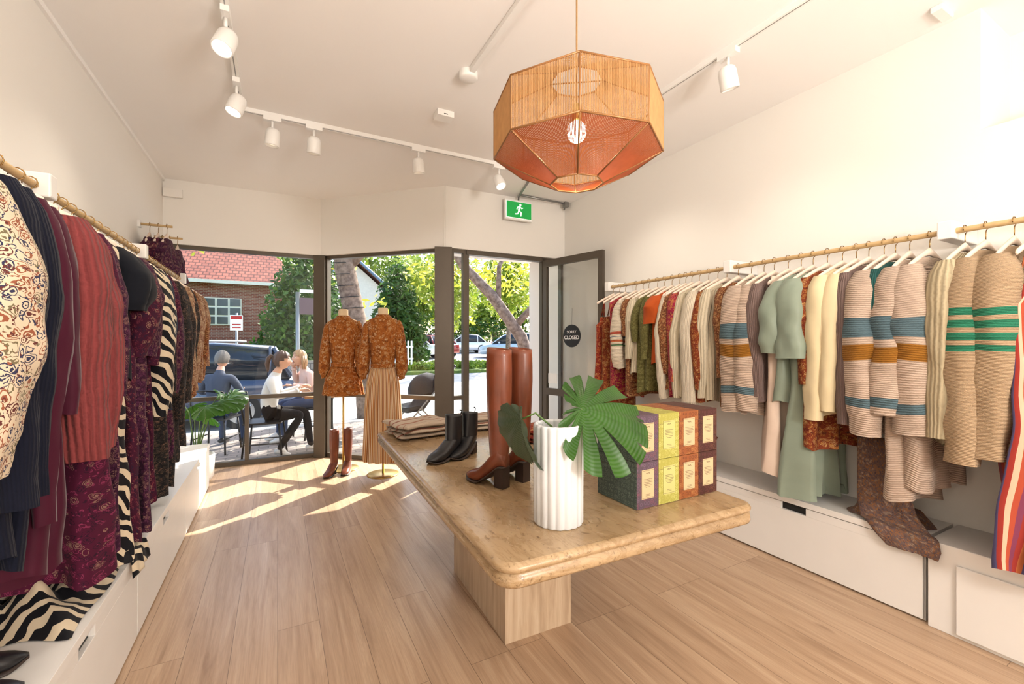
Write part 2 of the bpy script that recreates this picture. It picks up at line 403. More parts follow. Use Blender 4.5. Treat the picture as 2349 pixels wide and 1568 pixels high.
# floor lamp added out of view to brighten the ceiling
ux,uy=1.25,-.62
b=B(); b.lathe([(0,.02),(.13,.018),(.14,0),(0,0)],(ux,uy,0),M_brass,28); b.cyl((ux,uy,.02),(ux,uy,1.62),.012,M_brass,12)
b.lathe([(.02,1.60),(.06,1.63),(.13,1.70),(.15,1.73),(.145,1.73),(.12,1.705),(.05,1.65),(0,1.64)],(ux,uy,0),M_white,32)
o=b.obj('added_uplighter',loc=(ux,uy,0))
l=bpy.data.lights.new('ceiling_fill_light','SPOT'); l.energy=120; l.spot_size=2.7; l.spot_blend=1.0; l.shadow_soft_size=.1; l.color=(1,.955,.91)
lo=bpy.data.objects.new('ceiling_fill_light',l); scene.collection.objects.link(lo)
lo.matrix_world=Matrix.Translation((ux,uy,1.76))@Vector((0,-.75,-.66)).to_track_quat('Z','Y').to_matrix().to_4x4()
lo.parent=o; lo.matrix_parent_inverse=Matrix.Translation((-ux,-uy,0))

# ---------------------------------------------------------------- pendant
def fibre(name,c):
    m=NT(name); nz=m.noise(m.co('Object'),30,3)
    col=m.mix(nz.outputs[0],tuple(x*.7 for x in c[:3])+(1,),c)
    m.base(col); m.rough(.8)
    tr=m.n('ShaderNodeBsdfTranslucent',{'Color':col})
    mx=m.n('ShaderNodeMixShader',{0:.35,1:m.b.outputs[0],2:tr.outputs[0]}); m.nt.links.new(mx.outputs[0],m.out.inputs['Surface']); return m.mat
F_top=fibre('natural_cord',C(206,162,108)); F_low=fibre('rust_cord',C(188,100,56))
px,py=1.148,1.54; pr=.365; z1,z2=2.215,2.425; zb,ztp=2.09,2.53; ri=.115
b=B(); a0=math.atan2(-py,-px)+.03
def octo(r,z): return [Vector((px+r*math.cos(a0+i*pi/4),py+r*math.sin(a0+i*pi/4),z)) for i in range(8)]
O1,O2,I1,I2=octo(pr,z1),octo(pr,z2),octo(ri,zb),octo(ri,ztp)
def strings(A,Bq,n,w,mat):
    for i in range(8):
        j=(i+1)%8
        for k in range(n):
            t=(k+.5)/n
            p=A[i].lerp(A[j],t);q=Bq[i].lerp(Bq[j],t)
            e=(A[j]-A[i]).normalized(); wa=(A[j]-A[i]).length/n*w/2; wb=(Bq[j]-Bq[i]).length/n*w/2
            nn=e.cross(q-p).normalized()*min(wa,.0015)
            b.add([p-e*wa,p+e*wa,q+e*wb,q-e*wb,p+nn,q+nn],[(0,4,5,3),(4,1,2,5),(0,3,2,1)],mat,False)
strings(O1,O2,44,.62,F_top); strings(O1,I1,42,.74,F_low); strings(O2,I2,42,.55,F_top)
M_wire=simple('shade_wire',C(150,104,60),.4,.3)
for L in (O1,O2,I1,I2): b.tube(L+[L[0]],.004,M_wire,6)
for i in range(8):
    b.tube([I1[i],O1[i],O2[i],I2[i]],.0035,M_wire,6)
for i in (0,2): b.tube([I2[i],I2[i+4]],.003,M_wire,6)
M_cord=simple('pendant_cord',C(176,136,88),.7)
b.tube([(px,py,ZC),(px,py,2.40)],.004,M_cord,8); b.cyl((px,py,2.36),(px,py,2.43),.022,M_brass,16); b.lathe([(0,-.03),(.05,-.025),(.055,0)],(px,py,ZC),M_white,24)
M_bulb=simple('bulb_glow',C(255,250,240),.3,vary=0,emis=C(255,236,205),es=16)
b.ell((px,py,2.315),(.042,.042,.048),M_bulb,20,14)
pend=b.obj('woven_pendant_lamp',loc=(px,py,2.3))
l=bpy.data.lights.new('bulb_light','POINT'); l.energy=8; l.shadow_soft_size=.05; l.color=(1,.84,.62)
lo=bpy.data.objects.new('bulb_light',l); scene.collection.objects.link(lo); lo.location=(px,py,2.25); lo.parent=pend; lo.matrix_parent_inverse=Matrix.Translation((-px,-py,-2.3))

# ---------------------------------------------------------------- cabinets
def cabinet(name,xw,xf,ys,z=.42,notch=True):
    b=B(); s=1 if xf>xw else -1
    y0,y1=ys[0],ys[-1]
    b.boxmm((xw+s*.002,y0,0.0),(xf-s*.03,y1,z-.035),M_cab)
    b.boxmm((xw+s*.002,y0,z-.035),(xf,y1,z),M_cab)
    for a,c in zip(ys[:-1],ys[1:]):
        a+=.004;c-=.004; zt=z-.04; zb=.012
        m=(a+c)/2; h=.075
        b.boxmm((xf-s*.024,a,zb),(xf-s*.004,c,zt-.045),M_cab)
        b.boxmm((xf-s*.024,a,zt-.045),(xf-s*.004,m-h,zt),M_cab); b.boxmm((xf-s*.024,m+h,zt-.045),(xf-s*.004,c,zt),M_cab)
        b.boxmm((xf-s*.0285,m-h,zt-.045),(xf-s*.0265,m+h,zt),M_dark)
    return b.obj(name,bevel=.0025)
cabinet('drawer_bench',XL,-.58,[-.6,.2,1.42,2.656,3.86,5.1])
cabinet('drawer_bench',XR,2.84,[.945,2.2,3.45])
b=B(); b.boxmm((XR-.002,-.9,0),(2.83,.925,.425),M_cab); b.boxmm((2.83,-.3,.02),(2.815,.82,.345),M_cab); b.boxmm((2.8295,-.9,0),(2.822,-.32,.425),M_cab);b.obj('storage_bench',bevel=.004)

# ---------------------------------------------------------------- rails
def rail(name,x,z,ya,yb,br,xw):
    b=B(); b.cyl((x,ya,z),(x,yb,z),.014,M_rail,16)
    for y in br:
        s=1 if xw>x else -1
        b.boxmm((x-s*.045,y-.03,z-.04),(xw-s*.001,y+.03,z+.05),M_cab)
    return b.obj(name,bevel=.006)
RZ=1.945; LZ=1.975; RX=2.93; LX=-.785
rail('clothes_rail',RX,RZ,-.6,3.44,[.06,.88,2.06,3.38],XR)
rail('clothes_rail',LX,LZ,.6,4.98,[1.0,2.26,3.59,4.93],XL)

# ---------------------------------------------------------------- garments
def hanger(b,wid,clip=False):
    pts=[(.021*math.cos(t),0,.021*math.sin(t)) for t in [math.radians(a) for a in (200,160,120,80,40,0,-40,-75)]]
    pts=[(p[0],0,p[2]) for p in pts]+[(0.001,0,-.032),(0,0,-.075)]
    b.tube(pts,.0022,M_hook,6)
    rows=[]
    for x in (-1,-.9,-.7,-.5,-.3,-.15,0,.15,.3,.5,.7,.9,1):
        zc=-.085-.085*abs(x)**1.25; hz=.013+.010*(1-min(1,abs(x)*3)) ; hy=.009 if abs(x)<.95 else .005
        rows.append([(x*wid,hy*math.cos(a*pi/4),zc+hz*math.sin(a*pi/4)) for a in range(8)])
    b.loft(rows,M_hanger,True,capb=True,capt=True)
GN=[0]
def garment(name,x,y,z,mat,length=.75,w=.20,th=.028,sleeve=.6,slr=.055,flare=1.0,fold=.02,nf=4,rot=0,trou=False,neck=.085,cuff=.6,strap=False,mat2=None,lean=0,hang=True,puff=0):
    GN[0]+=1; rr=random.Random(GN[0]*77); b=B(); T=place(x,y,z,rot); b.T=T
    ph=rr.uniform(0,6); ph2=rr.uniform(0,6); N=44; rows=[]
    z0=-.122 if not strap else -.30
    prof=[(0,neck,.03),(.015,neck+.03,.033),(.04,w*.86,.036),(.062,w*.99,.038)] if not strap else [(0,w*.75,.03),(.05,w*.8,.035)]
    if trou: prof=[(0,w*.7,.02),(.04,w*.75,.025)]
    L=length
    zs=prof[-1][0]
    k=30
    for i in range(1,k+1):
        t=i/k; prof.append((zs+(L-zs)*t, w*(1+(flare-1)*t-.03*math.sin(t*pi)) if not trou else w*(.75+(flare-.75)*t), .036+(th)*t**.7))
    for (dz,a,bb) in prof:
        row=[];t=max(0,min(1,(dz-.04)/max(.1,L)))
        amp=fold*t**.6
        for j in range(N):
            th_=2*pi*j/N; cx=math.cos(th_); sy=math.sin(th_)
            X=a*math.copysign(abs(cx)**.75,cx); Y=bb*math.copysign(abs(sy)**.9,sy)
            f=amp*math.sin(nf*pi*X/w*.55+ph+.7*math.sin(dz*4+ph2))+amp*.5*math.sin(nf*2.3*X/w+ph2+dz*3)
            nzv=noise.noise(Vector((X*7,dz*5+GN[0]*3.1,Y*9+GN[0])))*.018*min(1,t*3)
            Z=z0-dz+(.012*math.sin(3*th_+ph)*t)
            row.append((X+lean*t+nzv*.7,Y*(1+.25*math.sin(5*th_+ph)*t)+f+nzv,Z))
        rows.append(row)
    b.loft(rows,mat,True,v0=0)
    last=rows[-1]; inner=[(p[0]*.93,p[1]*.8,p[2]+.05) for p in last]
    b.loft([last,inner],mat,True,capb=True,v0=length)
    if sleeve>0 and not strap and not trou:
        for sg in (-1,1):
            rows=[];n=18;K=22; dy=rr.uniform(-.03,.03); sp=rr.uniform(0,6)
            for i in range(K+1):
                t=i/K
                cx=sg*(w-.035+.05*min(1,t*3)**.8+.01*math.sin(t*5+sp)-(.01*t)); cz=z0-.072-t*(sleeve) ; cy=dy*t
                r=slr*(1-(1-cuff)*t**1.3)*(1+puff*math.sin(pi*min(1,t*1.0)))
                if t>.9: r*= .86 if puff>0 else 1-.06
                row=[]
                if i==0: cz+=.03; r*=.55
                if i==1: cz+=.01; r*=.9
                for j in range(n):
                    a=2*pi*j/n
                    nv=noise.noise(Vector((math.cos(a)*1.3+sp,math.sin(a)*1.3,t*sleeve*9+GN[0])))
                    wr=1+.10*math.sin(3*a+sp)*t+.20*nv*min(1,t*5)
                    row.append((cx+r*.85*math.cos(a)*wr,cy+r*.95*math.sin(a)*wr,cz+.008*math.cos(a+sp)*math.sin(t*9)))
                rows.append(row)
            b.loft(rows,mat2 or mat,True,v0=.1)
            l2=rows[-1]; c=Vector((sum(p[0] for p in l2)/n,sum(p[1] for p in l2)/n,l2[0][2]+.03))
            b.loft([l2,[tuple(Vector(p).lerp(c,.3)+Vector((0,0,.03))) for p in l2]],mat2 or mat,True,capb=True,v0=.1+sleeve)
    if strap:
        for sg in (-1,1):
            b.tube([(sg*.1,0,-.11),(sg*w*.62,.02,z0+.01)],.006,mat,6,flat=.5); b.tube([(sg*.1,0,-.11),(sg*w*.62,-.02,z0+.01)],.006,mat,6)
    o=b.obj(name,loc=(x,y,z))
    if hang:
        h=B(); h.T=T; hanger(h,w*.95 if not trou else .17)
        if trou: h.tube([(-.13,0,-.15),(.13,0,-.15)],.004,M_hook,6)
        h.obj('hanger',parent=o,loc=(x,y,z))
    return o

SB=C(194,172,154)
k_stripe=bands('striped_knit',SB,[(.36,.46,C(88,110,118)),(.46,.50,SB),(.50,.58,C(150,100,36)),(.78,.83,C(88,110,118))],.011)
k_green=bands('green_striped_wool',C(192,164,132),[(.34,.37,C(50,130,100)),(.39,.42,C(50,130,100)),(.44,.47,C(50,130,100)),(.49,.515,C(50,130,100))],.006)
k_cream=plaincloth('cream_knit',C(222,209,186),.011); k_cream2=plaincloth('ivory_cable_knit',C(214,201,174),.02); k_cream3=plaincloth('cream_fleece',C(224,207,168),0)
k_orange=plaincloth('orange_cotton',C(178,80,34)); k_sage=plaincloth('sage_satin',C(140,152,136),0,rough=.35,sheen=.1); k_blush=plaincloth('blush_cotton',C(226,204,186))
k_mauve=plaincloth('mauve_knit',C(128,108,102),.01); k_beige=plaincloth('oatmeal_cable',C(190,175,144),.022); k_teal=plaincloth('teal_knit',C(44,92,88),.01)
k_green_l=floral('olive_lace',C(92,88,50),[C(124,120,74),C(74,70,36),C(106,98,56)],40)
f_rust=floral('rust_floral',C(118,54,32),[C(160,110,56),C(86,30,24),C(178,142,92),C(56,34,28)],30)
f_red=floral('red_floral',C(132,44,32),[C(170,96,50),C(188,150,98),C(90,24,28),C(156,64,50)],34)
f_pinkp=floral('pink_paisley',C(136,36,58),[C(176,124,60),C(180,92,76),C(90,22,46)],30)
f_brown=floral('brown_floral',C(108,66,42),[C(178,138,92),C(74,36,28),C(150,82,46)],36)
v_multi=vstripes('multi_stripe',[C(152,54,46),C(178,100,62),C(84,78,114),C(152,54,46),C(206,178,152),C(170,76,54),C(124,60,84)],.11)
CR=C(216,202,180)
f_embr=bands('embroidered_cream',CR,[(.40,.42,C(170,80,60)),(.44,.45,C(80,100,126)),(.47,.49,C(180,96,60)),(.51,.52,C(86,118,84))],.012)
right=[
('floral_maxi_dress',3.33,f_red,dict(length=.98,strap=True,fold=.03,flare=1.15)),
('floral_maxi_dress',3.24,f_rust,dict(length=.95,strap=True,fold=.03)),
('floral_blouse',3.16,f_pinkp,dict(length=.95,sleeve=0)),
('embroidered_knit_sweater',3.02,f_embr,dict(length=.66,sleeve=.58,slr=.075,cuff=.75)),
('floral_blouse',2.93,f_brown,dict(length=.9,sleeve=.3)),
('knit_cardigan',2.86,k_cream2,dict(length=.7,sleeve=.5)),
('lace_top',2.76,k_green_l,dict(length=.85,sleeve=.35)),
('lace_top',2.68,k_green_l,dict(length=.82,sleeve=.5)),
('tshirt',2.60,k_orange,dict(length=.6,sleeve=.2,slr=.08,cuff=.9)),
('knit_cardigan',2.52,k_cream,dict(length=.88,sleeve=.8)),
('floral_blouse',2.46,f_brown,dict(length=.8,sleeve=.6)),
('paisley_dress',2.40,f_pinkp,dict(length=.85,sleeve=.66)),
('knit_cardigan',2.33,k_cream2,dict(length=.85,sleeve=.78)),
('knit_cardigan',2.245,k_cream,dict(length=.88,sleeve=.8,slr=.07,cuff=.8)),
('floral_dress',2.165,f_rust,dict(length=.86,sleeve=.7)),
('knit_cardigan',2.09,k_cream2,dict(length=.85,sleeve=.76)),
('floral_dress',2.00,f_brown,dict(length=.88,sleeve=.6)),
('striped_cardigan',1.90,k_stripe,dict(length=.88,sleeve=.82,slr=.09,cuff=.85)),
('striped_cardigan',1.81,k_stripe,dict(length=.9,sleeve=.8,slr=.08,cuff=.85)),
('knit_sweater',1.74,k_mauve,dict(length=.8,sleeve=.7)),
('wide_leg_trousers',1.65,k_blush,dict(length=1.26,trou=True,flare=1.0,fold=.035,nf=5)),
('satin_blouse',1.57,k_sage,dict(length=.8,sleeve=.42,slr=.085,cuff=1.0,fold=.03)),
('satin_dress',1.50,k_sage,dict(length=1.36,sleeve=.45,slr=.09,cuff=1.1,fold=.045,nf=6,flare=1.1)),
('floral_dress',1.42,f_rust,dict(length=1.05,sleeve=.6,fold=.03)),
('sweatshirt',1.34,k_cream3,dict(length=.84,sleeve=.8,slr=.075,cuff=.7)),
('sweatshirt',1.27,k_cream3,dict(length=.8,sleeve=.74,slr=.07,cuff=.7)),
('knit_sweater',1.21,k_mauve,dict(length=.85,sleeve=.8)),
('striped_cardigan',1.14,k_stripe,dict(length=.9,sleeve=.84,slr=.095,cuff=.8)),
('knit_sweater',1.09,k_teal,dict(length=.75,sleeve=.5)),
('striped_cardigan',1.03,k_stripe,dict(length=1.22,sleeve=.72,slr=.09,cuff=.9)),
('striped_cardigan',.95,k_stripe,dict(length=1.15,sleeve=.8,slr=.08,cuff=.9)),
('cable_knit_sweater',.82,k_beige,dict(length=.9,sleeve=.8,slr=.075)),
('wool_sweater',.75,k_green,dict(length=.92,sleeve=.9,slr=.085,cuff=.75)),
('wool_sweater',.66,k_green,dict(length=.92,sleeve=.86,slr=.085,cuff=.75)),
('striped_dress',.585,v_multi,dict(length=1.2,strap=True,flare=1.35,fold=.04,w=.22)),
('striped_dress',.49,v_multi,dict(length=1.2,strap=True,flare=1.3,fold=.04,w=.22)),
('wool_sweater',.38,k_cream,dict(length=.85)),
('floral_dress',.30,f_rust,dict(length=1.0,sleeve=.5)),
]
for nm,y,m,kw in right:
    garment(nm,RX,y,RZ,m,rot=R.uniform(-.22,.04),**kw)
f_pais=floral('ivory_paisley',C(206,190,166),[C(92,50,48),C(52,54,80),C(140,84,62),C(112,102,78)],25,dense=1.25,fine=.64,warp=.06)
k_navy=plaincloth('navy_crochet',C(20,23,38),.010,bump=.3); k_burg=plaincloth('burgundy_velvet',C(66,14,36),0,rough=.6,sheen=.12)
k_chen=plaincloth('rose_chenille',C(136,64,64),.022,bump=1.0); k_blackc=plaincloth('black_cotton',C(25,27,34))
f_burg=floral('burgundy_paisley',C(60,20,40),[C(112,50,62),C(38,26,46),C(146,112,98),C(88,26,46)],30,fine=.62)
f_burg2=floral('plum_print',C(50,22,42),[C(92,46,72),C(130,94,88)],44,fine=.63)
zb_=zebra('zebra_print',C(20,20,25),C(206,190,164)); k_navy2=plaincloth('navy_knit',C(36,45,66),.010)
f_dark=floral('dark_floral',C(28,27,29),[C(84,70,56),C(52,46,44),C(114,86,72)],46,fine=.64); f_beige=floral('beige_floral',C(148,116,90),[C(96,54,40),C(184,162,132),C(118,70,52)],36)
f_mag=floral('magenta_border',C(72,20,44),[C(120,44,76),C(44,20,38),C(130,98,88)],26,fine=.64)
left=[
('paisley_blouse',1.40,f_pais,dict(length=.74,sleeve=.70,slr=.085,puff=.25,cuff=.6,fold=.03)),
('crochet_cardigan',1.54,k_navy,dict(length=1.0,sleeve=.8,slr=.07)),
('crochet_cardigan',1.64,k_navy,dict(length=1.05,sleeve=.8,slr=.06)),
('velvet_dress',1.75,k_burg,dict(length=1.12,sleeve=.9,slr=.05,fold=.03)),
('velvet_dress',1.84,k_burg,dict(length=1.15,sleeve=.6,slr=.05,fold=.03)),
('chenille_sweater',1.98,k_chen,dict(length=.76,sleeve=.78,slr=.095,cuff=.75,fold=.01)),
('chenille_sweater',2.11,k_chen,dict(length=.76,sleeve=.76,slr=.085,cuff=.75,fold=.01)),
('paisley_maxi_dress',2.20,f_mag,dict(length=1.34,sleeve=.6,flare=1.15,fold=.03)),
('paisley_maxi_dress',2.29,f_burg2,dict(length=1.3,sleeve=.6,flare=1.15,fold=.03)),
('zebra_print_skirt',2.38,zb_,dict(length=1.38,sleeve=0,flare=1.2,fold=.04)),
('tshirt',2.46,k_blackc,dict(length=.6,sleeve=.24,slr=.085,cuff=1.0)),
('tshirt',2.55,k_blackc,dict(length=.62,sleeve=.24,slr=.085,cuff=1.0)),
('paisley_maxi_dress',2.65,f_burg,dict(length=1.38,sleeve=.45,slr=.08,puff=.3,flare=1.15,fold=.035)),
('paisley_maxi_dress',2.76,f_burg2,dict(length=1.38,sleeve=.45,slr=.08,puff=.3,flare=1.2,fold=.035)),
('paisley_maxi_dress',2.86,f_burg,dict(length=1.3,sleeve=.5,flare=1.15,fold=.035)),
('zebra_print_blouse',2.98,zb_,dict(length=.72,sleeve=.78,slr=.09,puff=.25,cuff=.6)),
('zebra_print_blouse',3.09,zb_,dict(length=.72,sleeve=.76,slr=.08,puff=.2,cuff=.6)),
('knit_sweater',3.20,k_navy2,dict(length=.8,sleeve=.78,slr=.065)),
('floral_dress',3.28,f_dark,dict(length=1.38,sleeve=.7,fold=.03)),
('paisley_dress',3.36,f_burg,dict(length=.95,sleeve=.7)),
('floral_dress',3.45,f_burg2,dict(length=1.2,sleeve=.7,fold=.03)),
('floral_dress',3.53,f_dark,dict(length=1.38,sleeve=.85,fold=.03)),
('floral_dress',3.67,f_dark,dict(length=1.25,sleeve=.9,fold=.03)),
('floral_dress',3.77,f_dark,dict(length=1.0,sleeve=.8,slr=.07)),
('floral_dress',3.88,f_dark,dict(length=1.2,sleeve=.7,fold=.03)),
('floral_blouse',4.0,f_beige,dict(length=.85,sleeve=.7,slr=.06)),
('floral_blouse',4.12,f_dark,dict(length=.9,sleeve=.7)),
('floral_blouse',4.24,f_beige,dict(length=.85,sleeve=.7)),
('floral_blouse',4.36,f_brown,dict(length=.9,sleeve=.6)),
('floral_blouse',4.48,f_beige,dict(length=.85,sleeve=.7)),
('floral_blouse',4.62,f_brown,dict(length=.8,sleeve=.7)),
('floral_blouse',4.76,f_beige,dict(length=.8,sleeve=.6)),
]
for nm,y,m,kw in left:
    garment(nm,LX,y,LZ,m,rot=R.uniform(-.06,.2),**kw)
for (ay,az) in ((4.88,2.43),(5.35,2.42)):
    b=B(); b.cyl((XL,ay,az),(XL+.24,ay,az),.011,M_rail,12); b.box((XL+.01,ay,az),(.02,.06,.06),M_cab); o=b.obj('wall_display_arm')
    for k in range(3):
        garment('floral_camisole',XL+.08+k*.06,ay,az,f_burg if k%2 else f_burg2,length=.32,w=.15,strap=False,sleeve=.12,slr=.05,rot=pi/2+R.uniform(-.08,.08))

# draped cloth on benches
def drape(name,path,width,mat,fold=.015,n=34,seed=1,fq=9,side=1):
    b=B(); rows=[]; K=7
    pts=[]
    for i in range(len(path)-1):
        for k in range(K):
            t=k/K; pts.append((Vector(path[i][0]).lerp(Vector(path[i+1][0]),t),Vector(path[i][1]).lerp(Vector(path[i+1][1]),t),path[i][2]*(1-t)+path[i+1][2]*t))
    pts.append((Vector(path[-1][0]),Vector(path[-1][1]),path[-1][2]))
    for i,(p,d,w) in enumerate(pts):
        row=[]
        tan=(pts[min(i+3,len(pts)-1)][0]-pts[max(0,i-3)][0]).normalized(); nn=tan.cross(d).normalized()*side
        for j in range(n):
            s=j/(n-1)-.5
            h=fold*(math.sin(s*fq+seed+i*.05)+.5*math.sin(s*fq*2.1+seed*2-i*.06))+fold*1.2
            row.append(tuple(p+d.normalized()*s*w*width+nn*h+Vector((0,0,abs(noise.noise(p*6+Vector((s*4,seed,0))))*.010))))
        rows.append(row)
    b.loft(rows,mat,False)
    o=b.obj(name); md=o.modifiers.new('Solidify','SOLIDIFY'); md.thickness=.004
    return o
def heap(name,x0,x1,y0,y1,z,h,mat,seed=0,over=None):
    b=B();rows=[];n=34;m=46
    for i in range(m):
        row=[]
        for j in range(n):
            u=j/(n-1);v=i/(m-1)
            X=x0+(x1-x0)*u+.03*math.sin(v*9+seed)*(1 if u<.9 else .3);Y=y0+(y1-y0)*v+.03*math.sin(u*8+seed)
            e=min(1,4*min(u,1-u,v,1-v))
            r=abs(noise.noise(Vector((X*7,Y*5,seed))))*1.4+abs(noise.noise(Vector((X*16,Y*9,seed+4))))*.5
            row.append((X,Y,z+.004+h*e*(.3+r)))
        rows.append(row)
    b.loft(rows,mat,False); o=b.obj(name); return o
heap('zebra_print_skirt',-1.0,-.60,1.98,2.66,.42,.12,zb_,3)
heap('paisley_scarf',-1.0,-.66,2.80,3.15,.42,.08,f_burg,5)
drape('zebra_print_scarf',[((-.74,2.62,.52),(0,1,0),.8),((-.64,2.60,.47),(0,1,0),1),((-.575,2.60,.435),(0,1,0),1.1),((-.560,2.58,.36),(0,1,0),1.2)],.18,zb_,.008,seed=2,side=1)
f_mauve=floral('mauve_floral',C(104,86,82),[C(146,98,58),C(76,60,66),C(162,138,116)],44)
drape('floral_scarf',[((2.98,1.20,.86),(0,1,0),.7),((2.94,1.16,.66),(0,1,0),.9),((2.90,1.12,.50),(0,1,0),1.1),((2.86,1.07,.435),(.0,1,0),1.25),((2.825,1.03,.428),(.0,1,0),1.25),((2.815,1.00,.38),(.0,1,0),1.1),((2.812,.98,.34),(0,1,0),.85)],.24,f_mauve,.005,seed=4,fq=9,side=-1)
heap('mauve_floral_skirt',2.87,3.12,.98,1.30,.42,.10,f_mauve,12)

# ---------------------------------------------------------------- table
def stone():
    m=NT('travertine'); v=m.co('Object',(1.6,.7,3)); n1=m.noise(v,3.0,7,.62,1.2); n2=m.noise(m.co('Object',(1,.6,1)),60,4,.6); n3=m.noise(m.co('Object',(3.2,.8,6)),4,5,.6,2.0)
    c=m.ramp(n1.outputs[0],[(.25,C(136,110,80)),(.45,C(162,135,101)),(.6,C(176,150,116)),(.78,C(192,168,134))])
    vein=m.ramp(n3.outputs[0],[(.44,(1,1,1,1)),(.49,(.74,.68,.6,1)),(.54,(1,1,1,1))]); c=m.mix(.7,c,vein,'MULTIPLY')
    pitf=m.ramp(n2.outputs[0],[(.33,(.40,.34,.27,1)),(.40,(1,1,1,1))]); c=m.mix(.65,c,pitf,'MULTIPLY')
    m.base(c); m.rough(m.ramp(n1.outputs[0],[(.3,(.2,.2,.2,1)),(.7,(.36,.36,.36,1))])); m.bump(m.mix(.5,pitf,n1.outputs[0]),.28,.004); return m.mat
def stone2():
    m=NT('travertine_vein'); v=m.co('Object',(14,14,1.2)); n1=m.noise(v,2.0,5,.6,.4)
    m.base(m.ramp(n1.outputs[0],[(.3,C(166,142,116)),(.5,C(188,165,138)),(.7,C(204,185,160))])); m.rough(.5); m.bump(n1.outputs[0],.12,.003); return m.mat
M_st=stone(); M_st2=stone2()
TZ=.77; ta=math.radians(1.8)
tcx,tcy=1.13,2.10
def roundrect(hx,hy,r,n=8):
    out=[]
    for cx,cy,a in ((hx-r,hy-r,0),(-hx+r,hy-r,pi/2),(-hx+r,-hy+r,pi),(hx-r,-hy+r,1.5*pi)):
        for k in range(n+1):
            t=a+k/n*pi/2; out.append((cx+r*math.cos(t),cy+r*math.sin(t)))
    return out
b=B(); b.T=place(tcx,tcy,0,-ta)
hx,hy=.553,1.045
def ring(i,z): return [(x,y,z) for x,y in roundrect(hx-i,hy-i,max(.02,.07-i))]
rows=[ring(.02,TZ),ring(.006,TZ-.004),ring(0,TZ-.013),ring(.002,TZ-.022),ring(.01,TZ-.028),ring(.012,TZ-.032),ring(.004,TZ-.036),ring(.002,TZ-.06),ring(.006,TZ-.068),ring(.02,TZ-.07)]
vs=[p for r in rows for p in r]; n=len(rows[0]); fs=[]
for i in range(len(rows)-1):
    for j in range(n): fs.append((i*n+j,(i+1)*n+j,(i+1)*n+(j+1)%n,i*n+(j+1)%n))
b.add(vs,fs,M_st,True)
b.add(rows[0],[tuple(range(n))],M_st); b.add(rows[-1],[tuple(range(n))[::-1]],M_st)
bx0,bx1,by0,by1=.938-tcx,1.300-tcx,1.785-tcy,2.515-tcy
b.boxmm((bx0,by0,0),(bx1,by1,TZ-.07),M_st2)
b.obj('travertine_display_table')

# vase
def flute(t,z): return 1+.055*abs(math.cos(t*9))
b=B(); vx,vy=.87,1.275
b.lathe([(0,0),(.078,0),(.083,.006),(.084,.335),(.081,.343),(.076,.345),(.074,.335),(.074,.03),(0,.03)],(vx,vy,TZ),simple('white_ceramic',C(218,221,225),.3,vary=.01),144,flute)
b.obj('fluted_vase',loc=(vx,vy,TZ))
def leafmat(name,c1,c2):
    m=NT(name); nz=m.noise(m.co('Object'),12,3); w=m.n('ShaderNodeTexWave',{'Vector':m.co(),'Scale':6,'Distortion':1}); w.bands_direction='Y'
    col=m.mix(nz.outputs[0],c1,c2); m.base(m.mix(.05,col,w.outputs[0],'SCREEN')); m.rough(.35); m.b.inputs['Specular IOR Level'].default_value=.3
    tr=m.n('ShaderNodeBsdfTranslucent',{'Color':c2}); mx=m.n('ShaderNodeMixShader',{0:.3,1:m.b.outputs[0],2:tr.outputs[0]}); m.nt.links.new(mx.outputs[0],m.out.inputs['Surface']); return m.mat
M_leaf=leafmat('monstera_green',C(22,62,8),C(58,112,12)); M_leaf2=leafmat('monstera_dark',C(40,54,36),C(70,86,60)); M_stem=simple('stem_green',C(80,110,50),.5)
def mleaf(b,T,L,mat,cuts=6,curl=.6,fold=0.0,depth=.55):
    old=b.T; b.T=T; NA=240; NR=8; vs=[(0,0,0)];uv=[(0,0)]
    for i in range(1,NR+1):
        for j in range(NA+1):
            ph=-pi*.97+2*pi*.97*j/NA
            rad=L*(.30+.20*math.cos(ph)+.30*abs(math.cos(ph/2))+.10*math.sin(abs(ph))**2)
            a=abs(ph)/pi; fr=(a*cuts*1.15+.15)%1.0
            nt=max(0,1-abs(fr-.5)/.17)
            if a<.07 or a>.93: nt=0
            f=i/NR; rr=rad*f
            lim=rad*(1-depth*nt**.6); rr=min(rr,lim)
            x=rr*math.sin(ph); y=rr*math.cos(ph)
            zz=-curl*rr*rr/L*.9 + fold*abs(x) +.02*L*math.sin(a*cuts*7)*f
            vs.append((x,y+.0,zz)); uv.append((a,f))
    fs=[]
    for j in range(NA): fs.append((0,1+j,2+j))
    for i in range(NR-1):
        for j in range(NA):
            q=1+i*(NA+1)+j; fs.append((q,q+NA+1,q+NA+2,q+1))
    b.add(vs,fs,mat,True,uv); b.T=old
def orient(p,tip,nrm):
    y=Vector(tip).normalized(); z=Vector(nrm); z=(z-y*z.dot(y)).normalized(); x=y.cross(z)
    return Matrix(((x.x,y.x,z.x,p[0]),(x.y,y.y,z.y,p[1]),(x.z,y.z,z.z,p[2]),(0,0,0,1)))
b=B()
cr=Vector((.88,-.474,0))
lp=Vector((vx,vy,0))+cr*.085; lp.z=1.165
b.tube([(vx,vy,TZ+.06),(vx+.01,vy,1.08),tuple(Vector((vx,vy,1.14))+cr*.05),lp],[.005,.004,.004,.003],M_stem,7)
mleaf(b,orient(lp,cr*.97+Vector((0,0,-.24)),(-.42,-.62,.85)),.33,M_leaf,6,.35,depth=.66)
lq=Vector((vx,vy,0))-cr*.125; lq.z=1.13
b.tube([(vx,vy,TZ+.06),tuple(Vector((vx,vy,1.10))-cr*.02),tuple(Vector((vx,vy,1.15))-cr*.08),lq],[.005,.004,.004,.003],M_stem,7)
